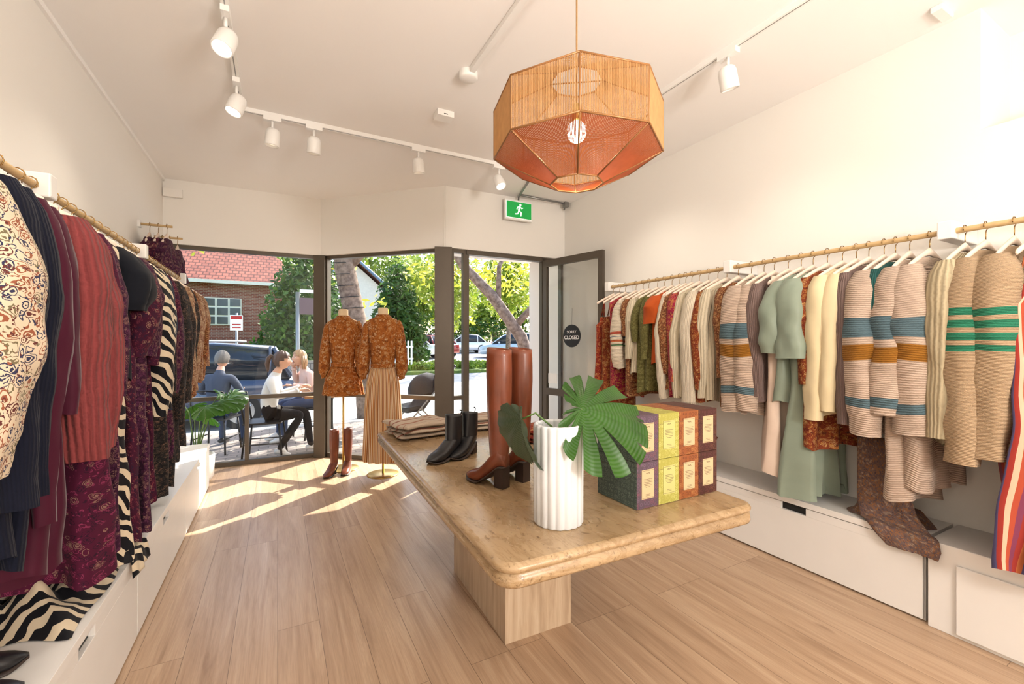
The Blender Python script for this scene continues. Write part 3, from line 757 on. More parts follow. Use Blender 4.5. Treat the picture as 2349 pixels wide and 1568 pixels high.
mleaf(b,orient(lq,cr*.12+Vector((0,0,-1)),(-.97,.15,.1)),.24,M_leaf2,5,.5,.6,depth=.15)
b.obj('monstera_leaves',loc=(vx,vy,1.1))

# gift boxes
def boxmat(name,base,pal,scale=55):
    m=NT(name); v=m.co('Object'); vo=m.n('ShaderNodeTexVoronoi',{'Vector':v,'Scale':scale,'Randomness':.35}); n=len(pal)
    c=m.ramp(vo.outputs['Color'],[(i/n,pal[i]) for i in range(n)],'CONSTANT')
    k=m.ramp(vo.outputs['Distance'],[(0,(0,0,0,1)),(.15,(1,1,1,1)),(.28,(0,0,0,1)),(.40,(1,1,1,1)),(.5,(0,0,0,1))],'CONSTANT')
    m.base(m.mix(k,base,c)); m.rough(.55); m.b.inputs['Specular IOR Level'].default_value=.3; return m.mat
bm_plum=boxmat('plum_carton',C(84,68,80),[C(116,74,88),C(104,84,102)]); bm_slate=boxmat('slate_carton',C(78,92,90),[C(114,128,120),C(102,116,110)])
bm_yel=boxmat('yellow_carton',C(158,154,72),[C(184,180,106),C(168,162,86)]); bm_org=boxmat('orange_carton',C(136,78,42),[C(158,106,62),C(110,60,32)]); bm_mar=boxmat('maroon_carton',C(66,36,30),[C(98,60,48),C(84,46,48)])
bm_lab=simple('label_paper',C(192,172,134),.5,vary=.03); bm_laby=simple('label_yellow',C(186,182,116),.5,vary=.03); M_ink=simple('label_ink',C(92,72,52),.6)
w=.1135;hgt=.176
fronts=[(bm_plum,bm_lab),(bm_yel,bm_laby),(bm_org,bm_lab),(bm_mar,bm_lab)]
for rz_ in range(2):
    for cy_ in range(2):
        for cx_ in range(4):
            b=B(); X=1.18+w*cx_+w/2;Y=1.212+w*cy_+w/2;Z=TZ+hgt*rz_+hgt/2+.001
            fm,lm=fronts[cx_]
            s=.056; g=.001
            x0,x1,y0,y1,z0_,z1_=X-s,X+s,Y-s,Y+s,Z-hgt/2+g,Z+hgt/2-g
            vs=[(x0,y0,z0_),(x1,y0,z0_),(x1,y1,z0_),(x0,y1,z0_),(x0,y0,z1_),(x1,y0,z1_),(x1,y1,z1_),(x0,y1,z1_)]
            side=bm_slate if cx_==0 else fm
            b.add(vs,[(0,3,2,1),(4,5,6,7),(0,1,5,4),(1,2,6,5),(2,3,7,6),(3,0,4,7)],[fm,fm if cx_ else bm_plum,fm,fm,fm,side])
            b.boxmm((x0-.0006,y0-.0006,z1_-.04),(x1+.0006,y1+.0006,z1_-.0392),M_ink)
            b.boxmm((X-.032,y0-.0016,Z-.052),(X+.032,y0-.0002,Z+.058),lm)
            b.boxmm((X-.029,y0-.0019,Z+.0535),(X+.029,y0-.0014,Z+.0545),M_ink);b.boxmm((X-.029,y0-.0019,Z-.0485),(X+.029,y0-.0014,Z-.0475),M_ink)
            b.tube([(X-.010+q*.004,y0-.0018,Z+.044+.003*math.sin(q*2.2)) for q in range(6)],.0009,M_ink,5)
            for q in range(6):
                hw=(.023,.020,.024,.021,.018,.012)[q]; zz=Z+.022-q*.006
                b.boxmm((X-hw,y0-.0019,zz-.0007),(X+hw,y0-.0014,zz+.0007),M_ink)
            for q in range(2): b.boxmm((X-.012,y0-.0019,Z-.036-q*.005),(X+.012,y0-.0014,Z-.0348-q*.005),M_ink)
            b.obj('gift_box',loc=(X,Y,Z))

# boots
def boot(b,T,H,mat,heel=.07,sw=.055,aw=.036,L=.235,pull=False,slouch=0):
    b.T=T; rows=[];N=24
    def er(cx,cz,rx,ry): return [(cx+rx*math.cos(2*pi*j/N),ry*math.sin(2*pi*j/N),cz) for j in range(N)]
    base=heel+.05
    K=16
    for i in range(K+1):
        t=i/K; z=H-(H-base)*t
        bulge=1+.06*math.sin(t*pi*1.3) if H>.35 else 1
        rx=(sw*(1-t**1.6)+ (aw+.012)*t**1.6)*bulge; ry=(sw*.88*(1-t**1.6)+aw*t**1.6)*bulge
        rows.append([(p[0]*(1+.03*noise.noise(Vector((p[1]*20,z*14,H)))),p[1]*(1+.04*noise.noise(Vector((p[0]*20,z*14,H+3)))),p[2]+(.006*math.cos(2*pi*j/N) if i==0 else 0)) for j,p in enumerate(er(.0,z,rx,ry))])
    dpt=min(.12,H*.3)
    inner=[(p[0]*.9,p[1]*.9,p[2]) for p in rows[0]]; deep=[(p[0]*.85,p[1]*.85,p[2]-dpt) for p in rows[0]]
    b.loft([deep,inner]+rows,mat,True,capt=True)
    rows=[];K=18; x0=-.045; x1=L-.045
    for i in range(K+1):
        t=i/K; x=x0+(x1-x0)*t
        sole=heel*max(0,1-(max(0,t-.12)/.52))**1.3 if t>.12 else heel
        if t>.64: sole=.0
        sole+=.006+.012*max(0,(t-.85)/.15)
        top=sole+ (.085*(1-t**.9)+.03)*(1-.75*max(0,(t-.8)/.2)**2)
        if t<.1: top=sole+.06+.4*t
        wd=(.030+.013*math.sin(t*pi*.95))*(1 if t<.82 else (1-.75*((t-.82)/.18)**1.6))*(.62+.38*min(1,t*9))
        if t<.05: top=sole+.05
        cz=(sole+top)/2;hz=(top-sole)/2
        rows.append([(x,wd*math.copysign(abs(math.cos(2*pi*j/N))**.8,math.cos(2*pi*j/N)),cz+hz*math.copysign(abs(math.sin(2*pi*j/N))**.8,math.sin(2*pi*j/N))) for j in range(N)])
    b.loft(rows,mat,True,capb=True,capt=True)
    rs=[]
    for i,r in enumerate(rows):
        lo=min(p[2] for p in r); wd=max(p[1] for p in r)+.002; x=r[0][0]
        rs.append([(x,-wd,lo-.004),(x,wd,lo-.004),(x,wd,lo+.003),(x,-wd,lo+.003)])
    b.loft(rs,M_sole,True,capb=True,capt=True)
    hs=heel+.004
    b.box((-.016,0,hs/2),(.05,.046,hs),M_sole)
    if pull:
        b.tube([(-sw-.002,0,H-.01),(-sw-.012,0,H+.012),(-sw+.004,0,H+.02)],.005,mat,6,flat=.4)
b=B()
ang=math.radians(112)
boot(b,place(.85,1.70,TZ+.001,ang),.60,M_tan,.085,.058,.036,.24); boot(b,place(.975,1.735,TZ+.001,ang-.1),.60,M_tan,.085,.058,.036,.24); b.obj('tall_leather_boots',loc=(.9,1.7,TZ))
b=B()
boot(b,place(.845,2.24,TZ+.001,math.radians(205)),.235,M_black,.055,.05,.04,.235,True); boot(b,place(.955,2.28,TZ+.001,math.radians(215)),.235,M_black,.055,.05,.04,.235,True); b.obj('black_ankle_boots',loc=(.88,2.28,TZ))
b=B(); boot(b,place(2.98,2.28,.421,math.radians(150)),.22,M_tan,.05,.052,.04,.235,True); boot(b,place(3.04,2.42,.421,math.radians(150)),.22,M_tan,.05,.052,.04,.235,True); b.obj('tan_ankle_boots',loc=(3.0,2.35,.42))
b=B(); boot(b,place(-.86,1.80,.421,math.radians(24)),.10,M_black,.02,.046,.042,.25); boot(b,place(-.82,1.66,.421,math.radians(18)),.10,M_black,.02,.046,.042,.25); b.obj('black_shoes',loc=(-.85,1.7,.42))
b=B(); boot(b,place(.53,4.98,0.001,math.radians(235)),.47,M_tan,.07,.052,.036,.24); boot(b,place(.67,5.0,0.001,math.radians(250)),.47,M_tan,.07,.052,.036,.24); b.obj('tall_leather_boots',loc=(.62,5.0,0))

# folded knits
k_fold=bands('folded_fairisle',C(216,196,174),[(.05,.07,C(168,112,92)),(.12,.13,C(168,112,92)),(.18,.20,C(184,132,110)),(.25,.26,C(156,100,84)),(.31,.33,C(168,112,92)),(.4,.42,C(168,112,92))],.008)
def folded(name,x,y,z,rz,sx,sy,layers,mat,lh=.016):
    b=B(); b.T=place(x,y,z,rz); rr=random.Random(int(x*991+y*77))
    for L_ in range(layers):
        ox,oy=rr.uniform(-.02,.02),rr.uniform(-.02,.02); r0=rr.uniform(-.08,.08)
        rows=[];n=40;K=22
        for i in range(K+1):
            t=i/K; yy=oy-sy/2+sy*t; row=[]
            e=.35+.65*math.sin(pi*min(1,max(0,t)))**.4
            for j in range(n):
                a=2*pi*j/n; cx=math.cos(a); sz=math.sin(a)
                edge=.95+.05*math.sin(t*9+L_*2)
                X=ox+sx/2*math.copysign(abs(cx)**.5,cx)*edge; Z=lh/2*math.copysign(abs(sz)**.8,sz)*e
                Z+=lh*(L_+.5)*(.92+.08*math.cos(X/sx*3))+(.5*lh*noise.noise(Vector((X*9,yy*9,L_*3+x))) if sz>0.05 else (.004 if L_==0 else .3*lh*noise.noise(Vector((X*9,yy*9,L_*3-3+x)))))
                row.append((X-r0*yy,yy+r0*X,max(.002,Z+.0015)))
            rows.append(row)
        b.loft(rows,mat,True,capb=True,capt=True,v0=L_*.04)
    return b.obj(name,loc=(x,y,z))
folded('folded_knit_sweaters',.86,2.90,TZ,.2,.40,.32,3,k_fold,.036)
folded('folded_knit_sweaters',1.28,2.96,TZ,-.1,.36,.28,3,k_fold,.032)
folded('folded_scarf',1.48,2.45,TZ,.3,.28,.26,3,f_red,.03)
folded('folded_denim_top',1.50,2.02,TZ,.1,.24,.22,2,plaincloth('denim_knit',C(44,58,84),.01),.03)

# ---------------------------------------------------------------- mannequins
f_dress=floral('amber_print',C(146,82,34),[C(196,160,110),C(94,46,24),C(172,108,52),C(200,174,136)],26,rib=0,dense=1.1,fine=.64)
v_dress=vstripes('striped_panel',[C(160,96,44),C(214,192,158),C(172,108,54),C(204,176,134),C(130,70,34),C(214,192,158)],.05)
M_form=simple('dress_form_linen',C(222,196,158),.8,vary=.03)
def elrow(cx,cy,z,a,bb,N=40,rip=0,ph=0,k=8): return [(cx+(a+rip*math.sin(k*2*pi*j/N+ph))*math.cos(2*pi*j/N),cy+(bb+rip*math.sin(k*2*pi*j/N+ph))*math.sin(2*pi*j/N),z) for j in range(N)]
def mannequin(name,x,y,rot,prof,hem,mat,skmat=None,sl=.62,slit=False):
    e=bpy.data.objects.new(name,None); scene.collection.objects.link(e); e.location=(x,y,0)
    b=B(); b.T=place(x,y,0,rot)
    b.lathe([(0,.012),(.155,.010),(.165,.006),(.165,0),(0,0)],(0,0,0),M_brass,40)
    b.cyl((0,0,.01),(0,0,1.0),.011,M_brass,12); b.obj('stand',parent=e,loc=(x,y,0))
    b=B(); b.T=place(x,y,0,rot)
    fr=[(1.765,.0,.0),(1.763,.04,.04),(1.755,.05,.048),(1.70,.052,.05),(1.665,.075,.06),(1.64,.14,.065),(1.60,.16,.08),(1.45,.145,.10),(1.2,.11,.08),(1.0,.15,.11),(.85,.14,.10)]
    b.loft([elrow(0,0,z,a,c) for z,a,c in fr],M_form,True,capb=True); b.obj('torso_form',parent=e,loc=(x,y,0))
    b=B(); b.T=place(x,y,0,rot)
    up=[r for r in prof if r[0]>=1.15]; lo=[r for r in prof if r[0]<=1.15]
    b.loft([elrow(0,0,z,a,c,48,rp,z*3,9) for z,a,c,rp in up],mat,True)
    b.loft([elrow(0,0,z,a,c,64,rp,z*.6,14) for z,a,c,rp in lo],skmat or mat,True,v0=.4)
    b.lathe([(.122,1.13),(.128,1.14),(.128,1.165),(.122,1.175)],(0,0,0),mat,32)
    for sg in (-1,1):
        rows=[];K=18;n=18
        for i in range(K+1):
            t=i/K; cx=sg*(.150+.045*math.sin(min(1,t*1.2)*pi*.5)+.005*t); cz=1.625-t*sl; cy=-.02*t
            r=.050+.012*math.sin(pi*t**1.6) if t<.93 else .032
            if i==0: r=.025
            if i==1: r=.044
            rows.append([(cx+r*math.cos(2*pi*j/n)*(1+.15*noise.noise(Vector((j*.7,t*9,sg)))),cy+r*math.sin(2*pi*j/n)*(1+.15*noise.noise(Vector((j*.7,t*9,sg+5)))),cz+.01*math.cos(2*pi*j/n)) for j in range(n)])
        b.loft(rows,mat,True,capt=True,capb=True)
    b.obj('dress',parent=e,loc=(x,y,0)); return e
mannequin('dressed_mannequin',.64,5.13,math.radians(-25),[(1.69,.062,.058,0),(1.66,.09,.066,0),(1.635,.145,.08,0),(1.58,.168,.09,.002),(1.45,.155,.115,.004),(1.3,.135,.10,.005),(1.15,.118,.092,.003),(1.12,.135,.105,.005),(1.02,.18,.135,.008),(.92,.20,.145,.012),(.82,.215,.155,.015)],.82,f_dress)
mannequin('dressed_mannequin',.985,4.72,math.radians(-25),[(1.69,.062,.058,0),(1.66,.09,.066,0),(1.635,.145,.08,0),(1.58,.168,.09,.002),(1.45,.155,.115,.004),(1.3,.135,.10,.005),(1.15,.118,.092,.003),(1.1,.14,.11,.006),(.95,.165,.13,.01),(.7,.18,.14,.012),(.4,.19,.145,.014),(.15,.20,.15,.015)],.15,f_dress,v_dress)

# potted monstera by the window
b=B(); pxx,pyy=-.72,5.35
b.lathe([(0,0),(.12,0),(.15,.05),(.16,.26),(.15,.27),(.14,.24),(0,.23)],(pxx,pyy,0),M_white,32)
b.ell((pxx,pyy,.235),(.135,.135,.01),M_dark,16,4)
rl=random.Random(5)
for i in range(9):
    a=-1.2+i*.42; hh=.62+.25*rl.random(); e=Vector((pxx+.30*math.cos(a),pyy+.26*math.sin(a)-.02,hh))
    if e.x<-.98: e.x=-.95
    if e.y>5.5: e.y=5.5
    b.tube([(pxx,pyy,.23),(pxx+(e.x-pxx)*.4,pyy+(e.y-pyy)*.4,hh*.8),e],[.006,.005,.004],M_stem,6)
    mleaf(b,orient(e,(math.cos(a),math.sin(a)-.3,-.35),(-.1,-.6,.8)),.20,M_leaf,5,.5)
b.obj('potted_monstera',loc=(pxx,pyy,0))

# ================================================================ EXTERIOR
def gmat(name,c1,c2,scale,rough=.9):
    m=NT(name); nz=m.noise(m.co('Object'),scale,6,.6); m.base(m.ramp(nz.outputs[0],[(.35,c1),(.65,c2)])); m.rough(rough); m.bump(nz.outputs[0],.2,.01); return m.mat
def brickmat(name,c1,c2,mo,bw,rh,rot=(0,0,0),ms=.008,kind='Object'):
    m=NT(name); b=m.n('ShaderNodeTexBrick',{'Vector':m.co(kind,(1,1,1),rot),'Color1':c1,'Color2':c2,'Mortar':mo,'Scale':1.0,'Mortar Size':ms,'Brick Width':bw,'Row Height':rh}); m.base(b.outputs[0]); m.rough(.85); m.bump(b.outputs['Fac'],-.3,.01); return m.mat
M_pave=brickmat('paving',C(150,138,130),C(126,116,110),C(96,90,84),.23,.115)
M_road=gmat('asphalt',C(158,158,158),C(184,182,178),3); M_kerb=gmat('kerb_concrete',C(170,166,158),C(190,186,178),6); M_grass=gmat('grass',C(70,92,34),C(112,128,52),4)
def strips(name,prof,mat,x0=-25,x1=50):
    b=B(); vs=[];fs=[]
    for i,(y,z) in enumerate(prof): vs+= [(x0,y,z),(x1,y,z)]
    for i in range(len(prof)-1): fs.append((2*i,2*i+1,2*i+3,2*i+2))
    b.add(vs,fs,mat); return b.obj(name)
strips('pavement',[(4.4,-.065),(8.4,-.065)],M_pave); strips('kerb',[(8.4,-.065),(8.42,-.055),(8.6,-.055),(8.6,-.22)],M_kerb)
def gz(y): return -.2 if y<9 else -.2+(y-9)*.03
strips('street',[(8.6,-.2),(9,-.2),(60,gz(60))],M_road)
b=B()
for (xa,xb,ya,yb) in ((-25,3.2,17.01,29),(3.2,10.5,17.5,20.5)):
    b.add([(xa,ya,gz(ya)+.12),(xb,ya,gz(ya)+.12),(xb,yb,gz(yb)+.3),(xa,yb,gz(yb)+.3),(xa,ya,gz(ya)-.1),(xb,ya,gz(ya)-.1),(xb,yb,gz(yb)-.1)],[(0,1,2,3),(4,5,1,0),(5,6,2,1)],M_grass)
b.obj('grass_verge')
b=B(); b.boxmm((-25,16.7,.03),(2.6,17,.75),brickmat('stone_blocks',C(150,140,126),C(128,120,110),C(90,84,78),.5,.22,(pi/2,0,0),.02)); b.obj('stone_retaining_edge')
b=B()
for i in range(24): b.box((2.9+i*.14-1.2,18.0,.95),(.07,.03,1.0),M_white)
b.box((3.3,18.03,1.2),(3.4,.03,.07),M_white);b.box((3.3,18.03,.7),(3.4,.03,.07),M_white); b.obj('picket_fence')
# canopy over the recessed entry
polyslab('entry_canopy',[(1.76,4.80),(6.0,4.80),(6.0,5.86),(.70,5.86)],2.62,2.78,M_ceil)
b=B(); b.boxmm((XR+.15,4.8,-.06),(XR+.4,5.7,2.60),M_wall); b.obj('wall_side_exterior')

# houses
M_brk=brickmat('red_brick',C(140,74,56),C(118,58,46),C(160,140,124),.23,.085,(pi/2,0,0),.01)
M_tile=brickmat('terracotta_tiles',C(164,96,76),C(142,80,64),C(98,54,44),.3,.28,(0,0,0),.03); M_wtrim=simple('white_trim',C(228,222,206),.6); M_pane=simple('dark_pane',C(60,70,80),.1,0); M_barge=simple('blue_bargeboard',C(110,140,170),.6)
def house(name,x0,x1,y0,y1,zg,ze,zr,win=(),wall=None,gable=False):
    b=B(); wall=wall or M_brk
    b.boxmm((x0,y0,zg),(x1,y1,ze),wall)
    o=.6; ym=(y0+y1)/2; xm=(x0+x1)/2
    if gable:
        vs=[(x0-o,y0-o,ze-.2),(xm,y0-o,zr),(x1+o,y0-o,ze-.2),(x0-o,y1,ze-.2),(xm,y1,zr),(x1+o,y1,ze-.2),(x0,y0,ze),(x1,y0,ze),(xm,y0,zr-.3)]
        b.add(vs,[(0,1,4,3),(1,2,5,4)],M_tile); b.add(vs,[(6,7,8)],M_wtrim)
        b.tube([(x0-o,y0-o,ze-.2),(xm,y0-o,zr),(x1+o,y0-o,ze-.2)],.13,M_barge,4)
    else:
        hp=(y1-y0)/2*.9
        vs=[(x0-o,y0-o,ze-.15),(x1+o,y0-o,ze-.15),(x1+o,y1+o,ze-.15),(x0-o,y1+o,ze-.15),(x0+hp,ym,zr),(x1-hp,ym,zr)]
        b.add(vs,[(0,1,5,4),(1,2,5),(2,3,4,5),(3,0,4)],M_tile); b.boxmm((x0-o,y0-o,ze-.3),(x1+o,y0-o+.1,ze-.12),M_wtrim)
    for (wx,wz,ww,wh) in win:
        b.boxmm((wx-ww/2,y0-.08,wz-wh/2),(wx+ww/2,y0-.01,wz+wh/2),M_wtrim)
        nx=max(2,int(ww/.55))
        for i in range(nx):
            for j in range(3):
                cw=ww/nx; ch=wh/3
                b.boxmm((wx-ww/2+cw*i+.05,y0-.1,wz-wh/2+ch*j+.05),(wx-ww/2+cw*(i+1)-.05,y0-.07,wz-wh/2+ch*(j+1)-.05),M_pane)
    return b.obj(name)
house('brick_house',-13,1.8,29,38,.3,4.9,8.4,win=[(-3.0,3.1,2.4,1.5),(-7,3.1,2,1.5)])
house('gabled_house',2.6,7.0,33,42,.3,5.2,7.4,gable=True,win=[(4.6,3.2,1.6,1.4)],wall=M_wtrim)

# trees
def lmat(name,c1,c2):
    m=NT(name); g=m.n('ShaderNodeNewGeometry'); 
    r=m.ramp(g.outputs['Random Per Island'],[(0,c1),(1,c2)]); m.base(r); m.rough(.5)
    tr=m.n('ShaderNodeBsdfTranslucent',{'Color':r}); mx=m.n('ShaderNodeMixShader',{0:.55,1:m.b.outputs[0],2:tr.outputs[0]}); m.nt.links.new(mx.outputs[0],m.out.inputs['Surface']); return m.mat
L_mid=lmat('leaf_green',C(84,120,32),C(162,184,66)); L_dark=lmat('conifer_green',C(46,82,34),C(104,140,58)); L_yel=lmat('leaf_yellow_green',C(156,172,40),C(238,220,84)); L_lite=lmat('leaf_light_green',C(132,164,46),C(206,210,92))
M_bark=gmat('bark',C(96,76,64),C(150,128,112),12)
def foliage(b,blobs,n,size,mat,rr):
    tot=sum(q[1][0]*q[1][1]*q[1][2] for q in blobs)**1.0
    vs=[];fs=[]
    for c,r in blobs:
        k=int(n*(r[0]*r[1]*r[2])/tot)+1
        for i in range(k):
            d=Vector((rr.gauss(0,1),rr.gauss(0,1),rr.gauss(0,1))).normalized()*(rr.random()**.28)
            p=Vector((c[0]+d.x*r[0],c[1]+d.y*r[1],c[2]+d.z*r[2]))
            p+=Vector((noise.noise(p*1.7),noise.noise(p*1.7+Vector((9,0,0))),noise.noise(p*1.7+Vector((0,9,0)))))*.35*min(r)
            a=Vector((rr.gauss(0,1),rr.gauss(0,1),rr.gauss(0,1))).normalized(); e=a.orthogonal().normalized(); s=size*rr.uniform(.6,1.3)
            q=len(vs); vs+= [p-a*s,p+e*s*.55,p+a*s,p-e*s*.55]; fs.append((q,q+1,q+2,q+3))
    b.add(vs,fs,mat,False,[(0,0)]*len(vs))
def blobs_round(c,r,k,rr):
    out=[]
    for i in range(k):
        d=Vector((rr.gauss(0,1),rr.gauss(0,1),rr.gauss(0,.8))).normalized()*rr.uniform(.3,.8)
        s=rr.uniform(.35,.55); out.append(((c[0]+d.x*r[0],c[1]+d.y*r[1],c[2]+d.z*r[2]),(r[0]*s,r[1]*s,r[2]*s)))
    return out
def tree(name,x,y,h,cr,mat,n=3500,size=.16,trunk=.18,seed=1,cz=None):
    rr=random.Random(seed); b=B(); g=gz(y); cz=cz or h*.62
    b.tube([(x,y,g-.1),(x+.1,y,g+h*.3),(x,y+.1,g+h*.6)],[trunk,trunk*.8,trunk*.4],M_bark,10)
    for i in range(5):
        a=i*1.3+seed; b.tube([(x+.05,y,g+h*.32+i*.2),(x+cr*.35*math.cos(a),y+cr*.35*math.sin(a),g+h*.55),(x+cr*.6*math.cos(a),y+cr*.6*math.sin(a),g+h*.72)],[trunk*.4,trunk*.25,.03],M_bark,6)
    foliage(b,blobs_round((x,y,g+cz),(cr,cr,h*.4),9,rr),n,size,mat,rr); return b.obj(name)
def conifer(name,x,y,h,r,n=4500,seed=2,mat=None):
    rr=random.Random(seed); b=B(); g=gz(y)+.2; b.tube([(x,y,g-.3),(x,y,g+h*.9)],[.16,.04],M_bark,8)
    bl=[((x,y,g+h*(.08+.84*t)),(r*(1-t)**.6*.95+.15,r*(1-t)**.6*.95+.15,h*.13)) for t in [i/7 for i in range(8)]]
    foliage(b,bl,n,.13,mat or L_dark,rr); return b.obj(name)
conifer('conifer_tree',1.1,19.5,6.0,2.0,10000,3); conifer('conifer_tree',5.0,20.8,5.2,1.5,7000,4,L_dark); 
tree('street_tree',7.6,22,7.0,2.2,L_lite,5000,.15,.16,5); tree('street_tree',10.2,19.5,6.5,1.8,L_lite,4000,.14,.14,6)
tree('leafy_tree',-5.5,20,7,2.6,L_yel,4500,.17,.2,7)
i=0
for x,y,h,cr,mt in ((9,38,9,4,L_mid),(14,39,9,4.2,L_lite),(19,39,9.5,4.4,L_mid),(24,36,9,4.2,L_dark),(29,33,9,4.4,L_mid),(34,30,9,4.5,L_dark),(22,29,7.5,3,L_lite),(6,45,10,4,L_mid),(1,44,11,4.5,L_mid),(-8,43,11,5,L_dark)):
    i+=1; tree('leafy_tree',x,y,h,cr,mt,5000,.26,.25,20+i,cz=h*.5)
def hedge(name,x0,x1,y,w,h,n,mat,seed,zb=None):
    rr=random.Random(seed); b=B(); bl=[]; k=max(2,int((x1-x0)/(w*.9)))
    g=gz(y)+.1 if zb is None else zb
    for i in range(k+1):
        bl.append(((x0+(x1-x0)*i/k,y+rr.uniform(-.2,.2),g+h*.42*rr.uniform(.8,1.2)),(w*.75,w*.7,h*.55)))
        b.tube([(x0+(x1-x0)*i/k,y,g-.1),(x0+(x1-x0)*i/k,y,g+h*.5)],.04,M_bark,5)
    foliage(b,bl,n,.09 if h<1.6 else .16,mat,rr); return b.obj(name)
hedge('hedge',-9,3.0,18.9,1.0,1.3,7000,L_dark,31); hedge('garden_shrubs',3.6,10.2,18.4,.7,.4,6000,L_mid,32); hedge('hedge',7,36,36,2.2,3.0,9000,L_dark,33)
# near street trees
b=B(); rr=random.Random(3)
tx,ty=1.32,9.4
b.tube([(tx+.38,ty,-.25),(tx+.28,ty,.8),(tx+.08,ty,1.9),(tx-.12,ty,2.9),(tx-.25,ty,4.4)],[.26,.22,.21,.2,.16],M_bark,16)
b.tube([(tx-.1,ty,2.9),(tx+.8,ty-.2,4.0),(tx+1.6,ty-.6,4.8)],[.13,.09,.04],M_bark,8); b.tube([(tx-.15,ty,3.2),(tx-1.2,ty-.3,4.0),(tx-2.2,ty-.2,4.6)],[.12,.08,.04],M_bark,8)
for q in range(6): b.tube([(tx+.02-.07*q+.24*math.cos(a*pi/6),ty+.24*math.sin(a*pi/6),1.95+.22*q+.05*a*.3) for a in range(13)],.008,M_dark,5)
foliage(b,[((tx+1.2,ty-.3,4.7),(1.5,1.1,.8)),((tx-1.6,ty-.3,4.3),(1.6,1.1,.9)),((tx-.2,ty,5.3),(1.8,1.4,.9)),((tx-3.2,ty+.4,3.4),(1.1,.8,.5)),((tx-.2,ty+1.0,3.1),(.5,.4,.5)),((tx+.6,ty+.5,1.9),(.5,.3,.6))],2500,.09,L_yel,rr)
b.obj('street_tree')
b=B(); rr=random.Random(4)
b.tube([(5.15,8.3,-.25),(5.0,8.3,.6),(4.75,8.4,1.5),(4.2,8.7,2.4),(3.6,9.0,3.1),(3.0,9.3,4.2)],[.17,.155,.135,.12,.10,.07],M_bark,14)
b.tube([(4.6,8.5,1.7),(5.0,8.3,2.2),(5.8,8.0,2.6),(6.5,7.8,3.2)],[.09,.07,.06,.05],M_bark,9); b.tube([(4.3,8.65,2.3),(4.4,8.8,3.1),(4.9,9.0,4.0)],[.07,.05,.04],M_bark,8)
foliage(b,[((3.2,9.8,4.3),(1.4,1.0,.7)),((5.6,10.2,4.4),(1.4,1.0,.7)),((5.4,10.6,3.3),(1.2,.8,.6)),((3.9,11.2,3.2),(1.0,.6,.4))],1900,.10,L_yel,rr)
b.obj('street_tree')

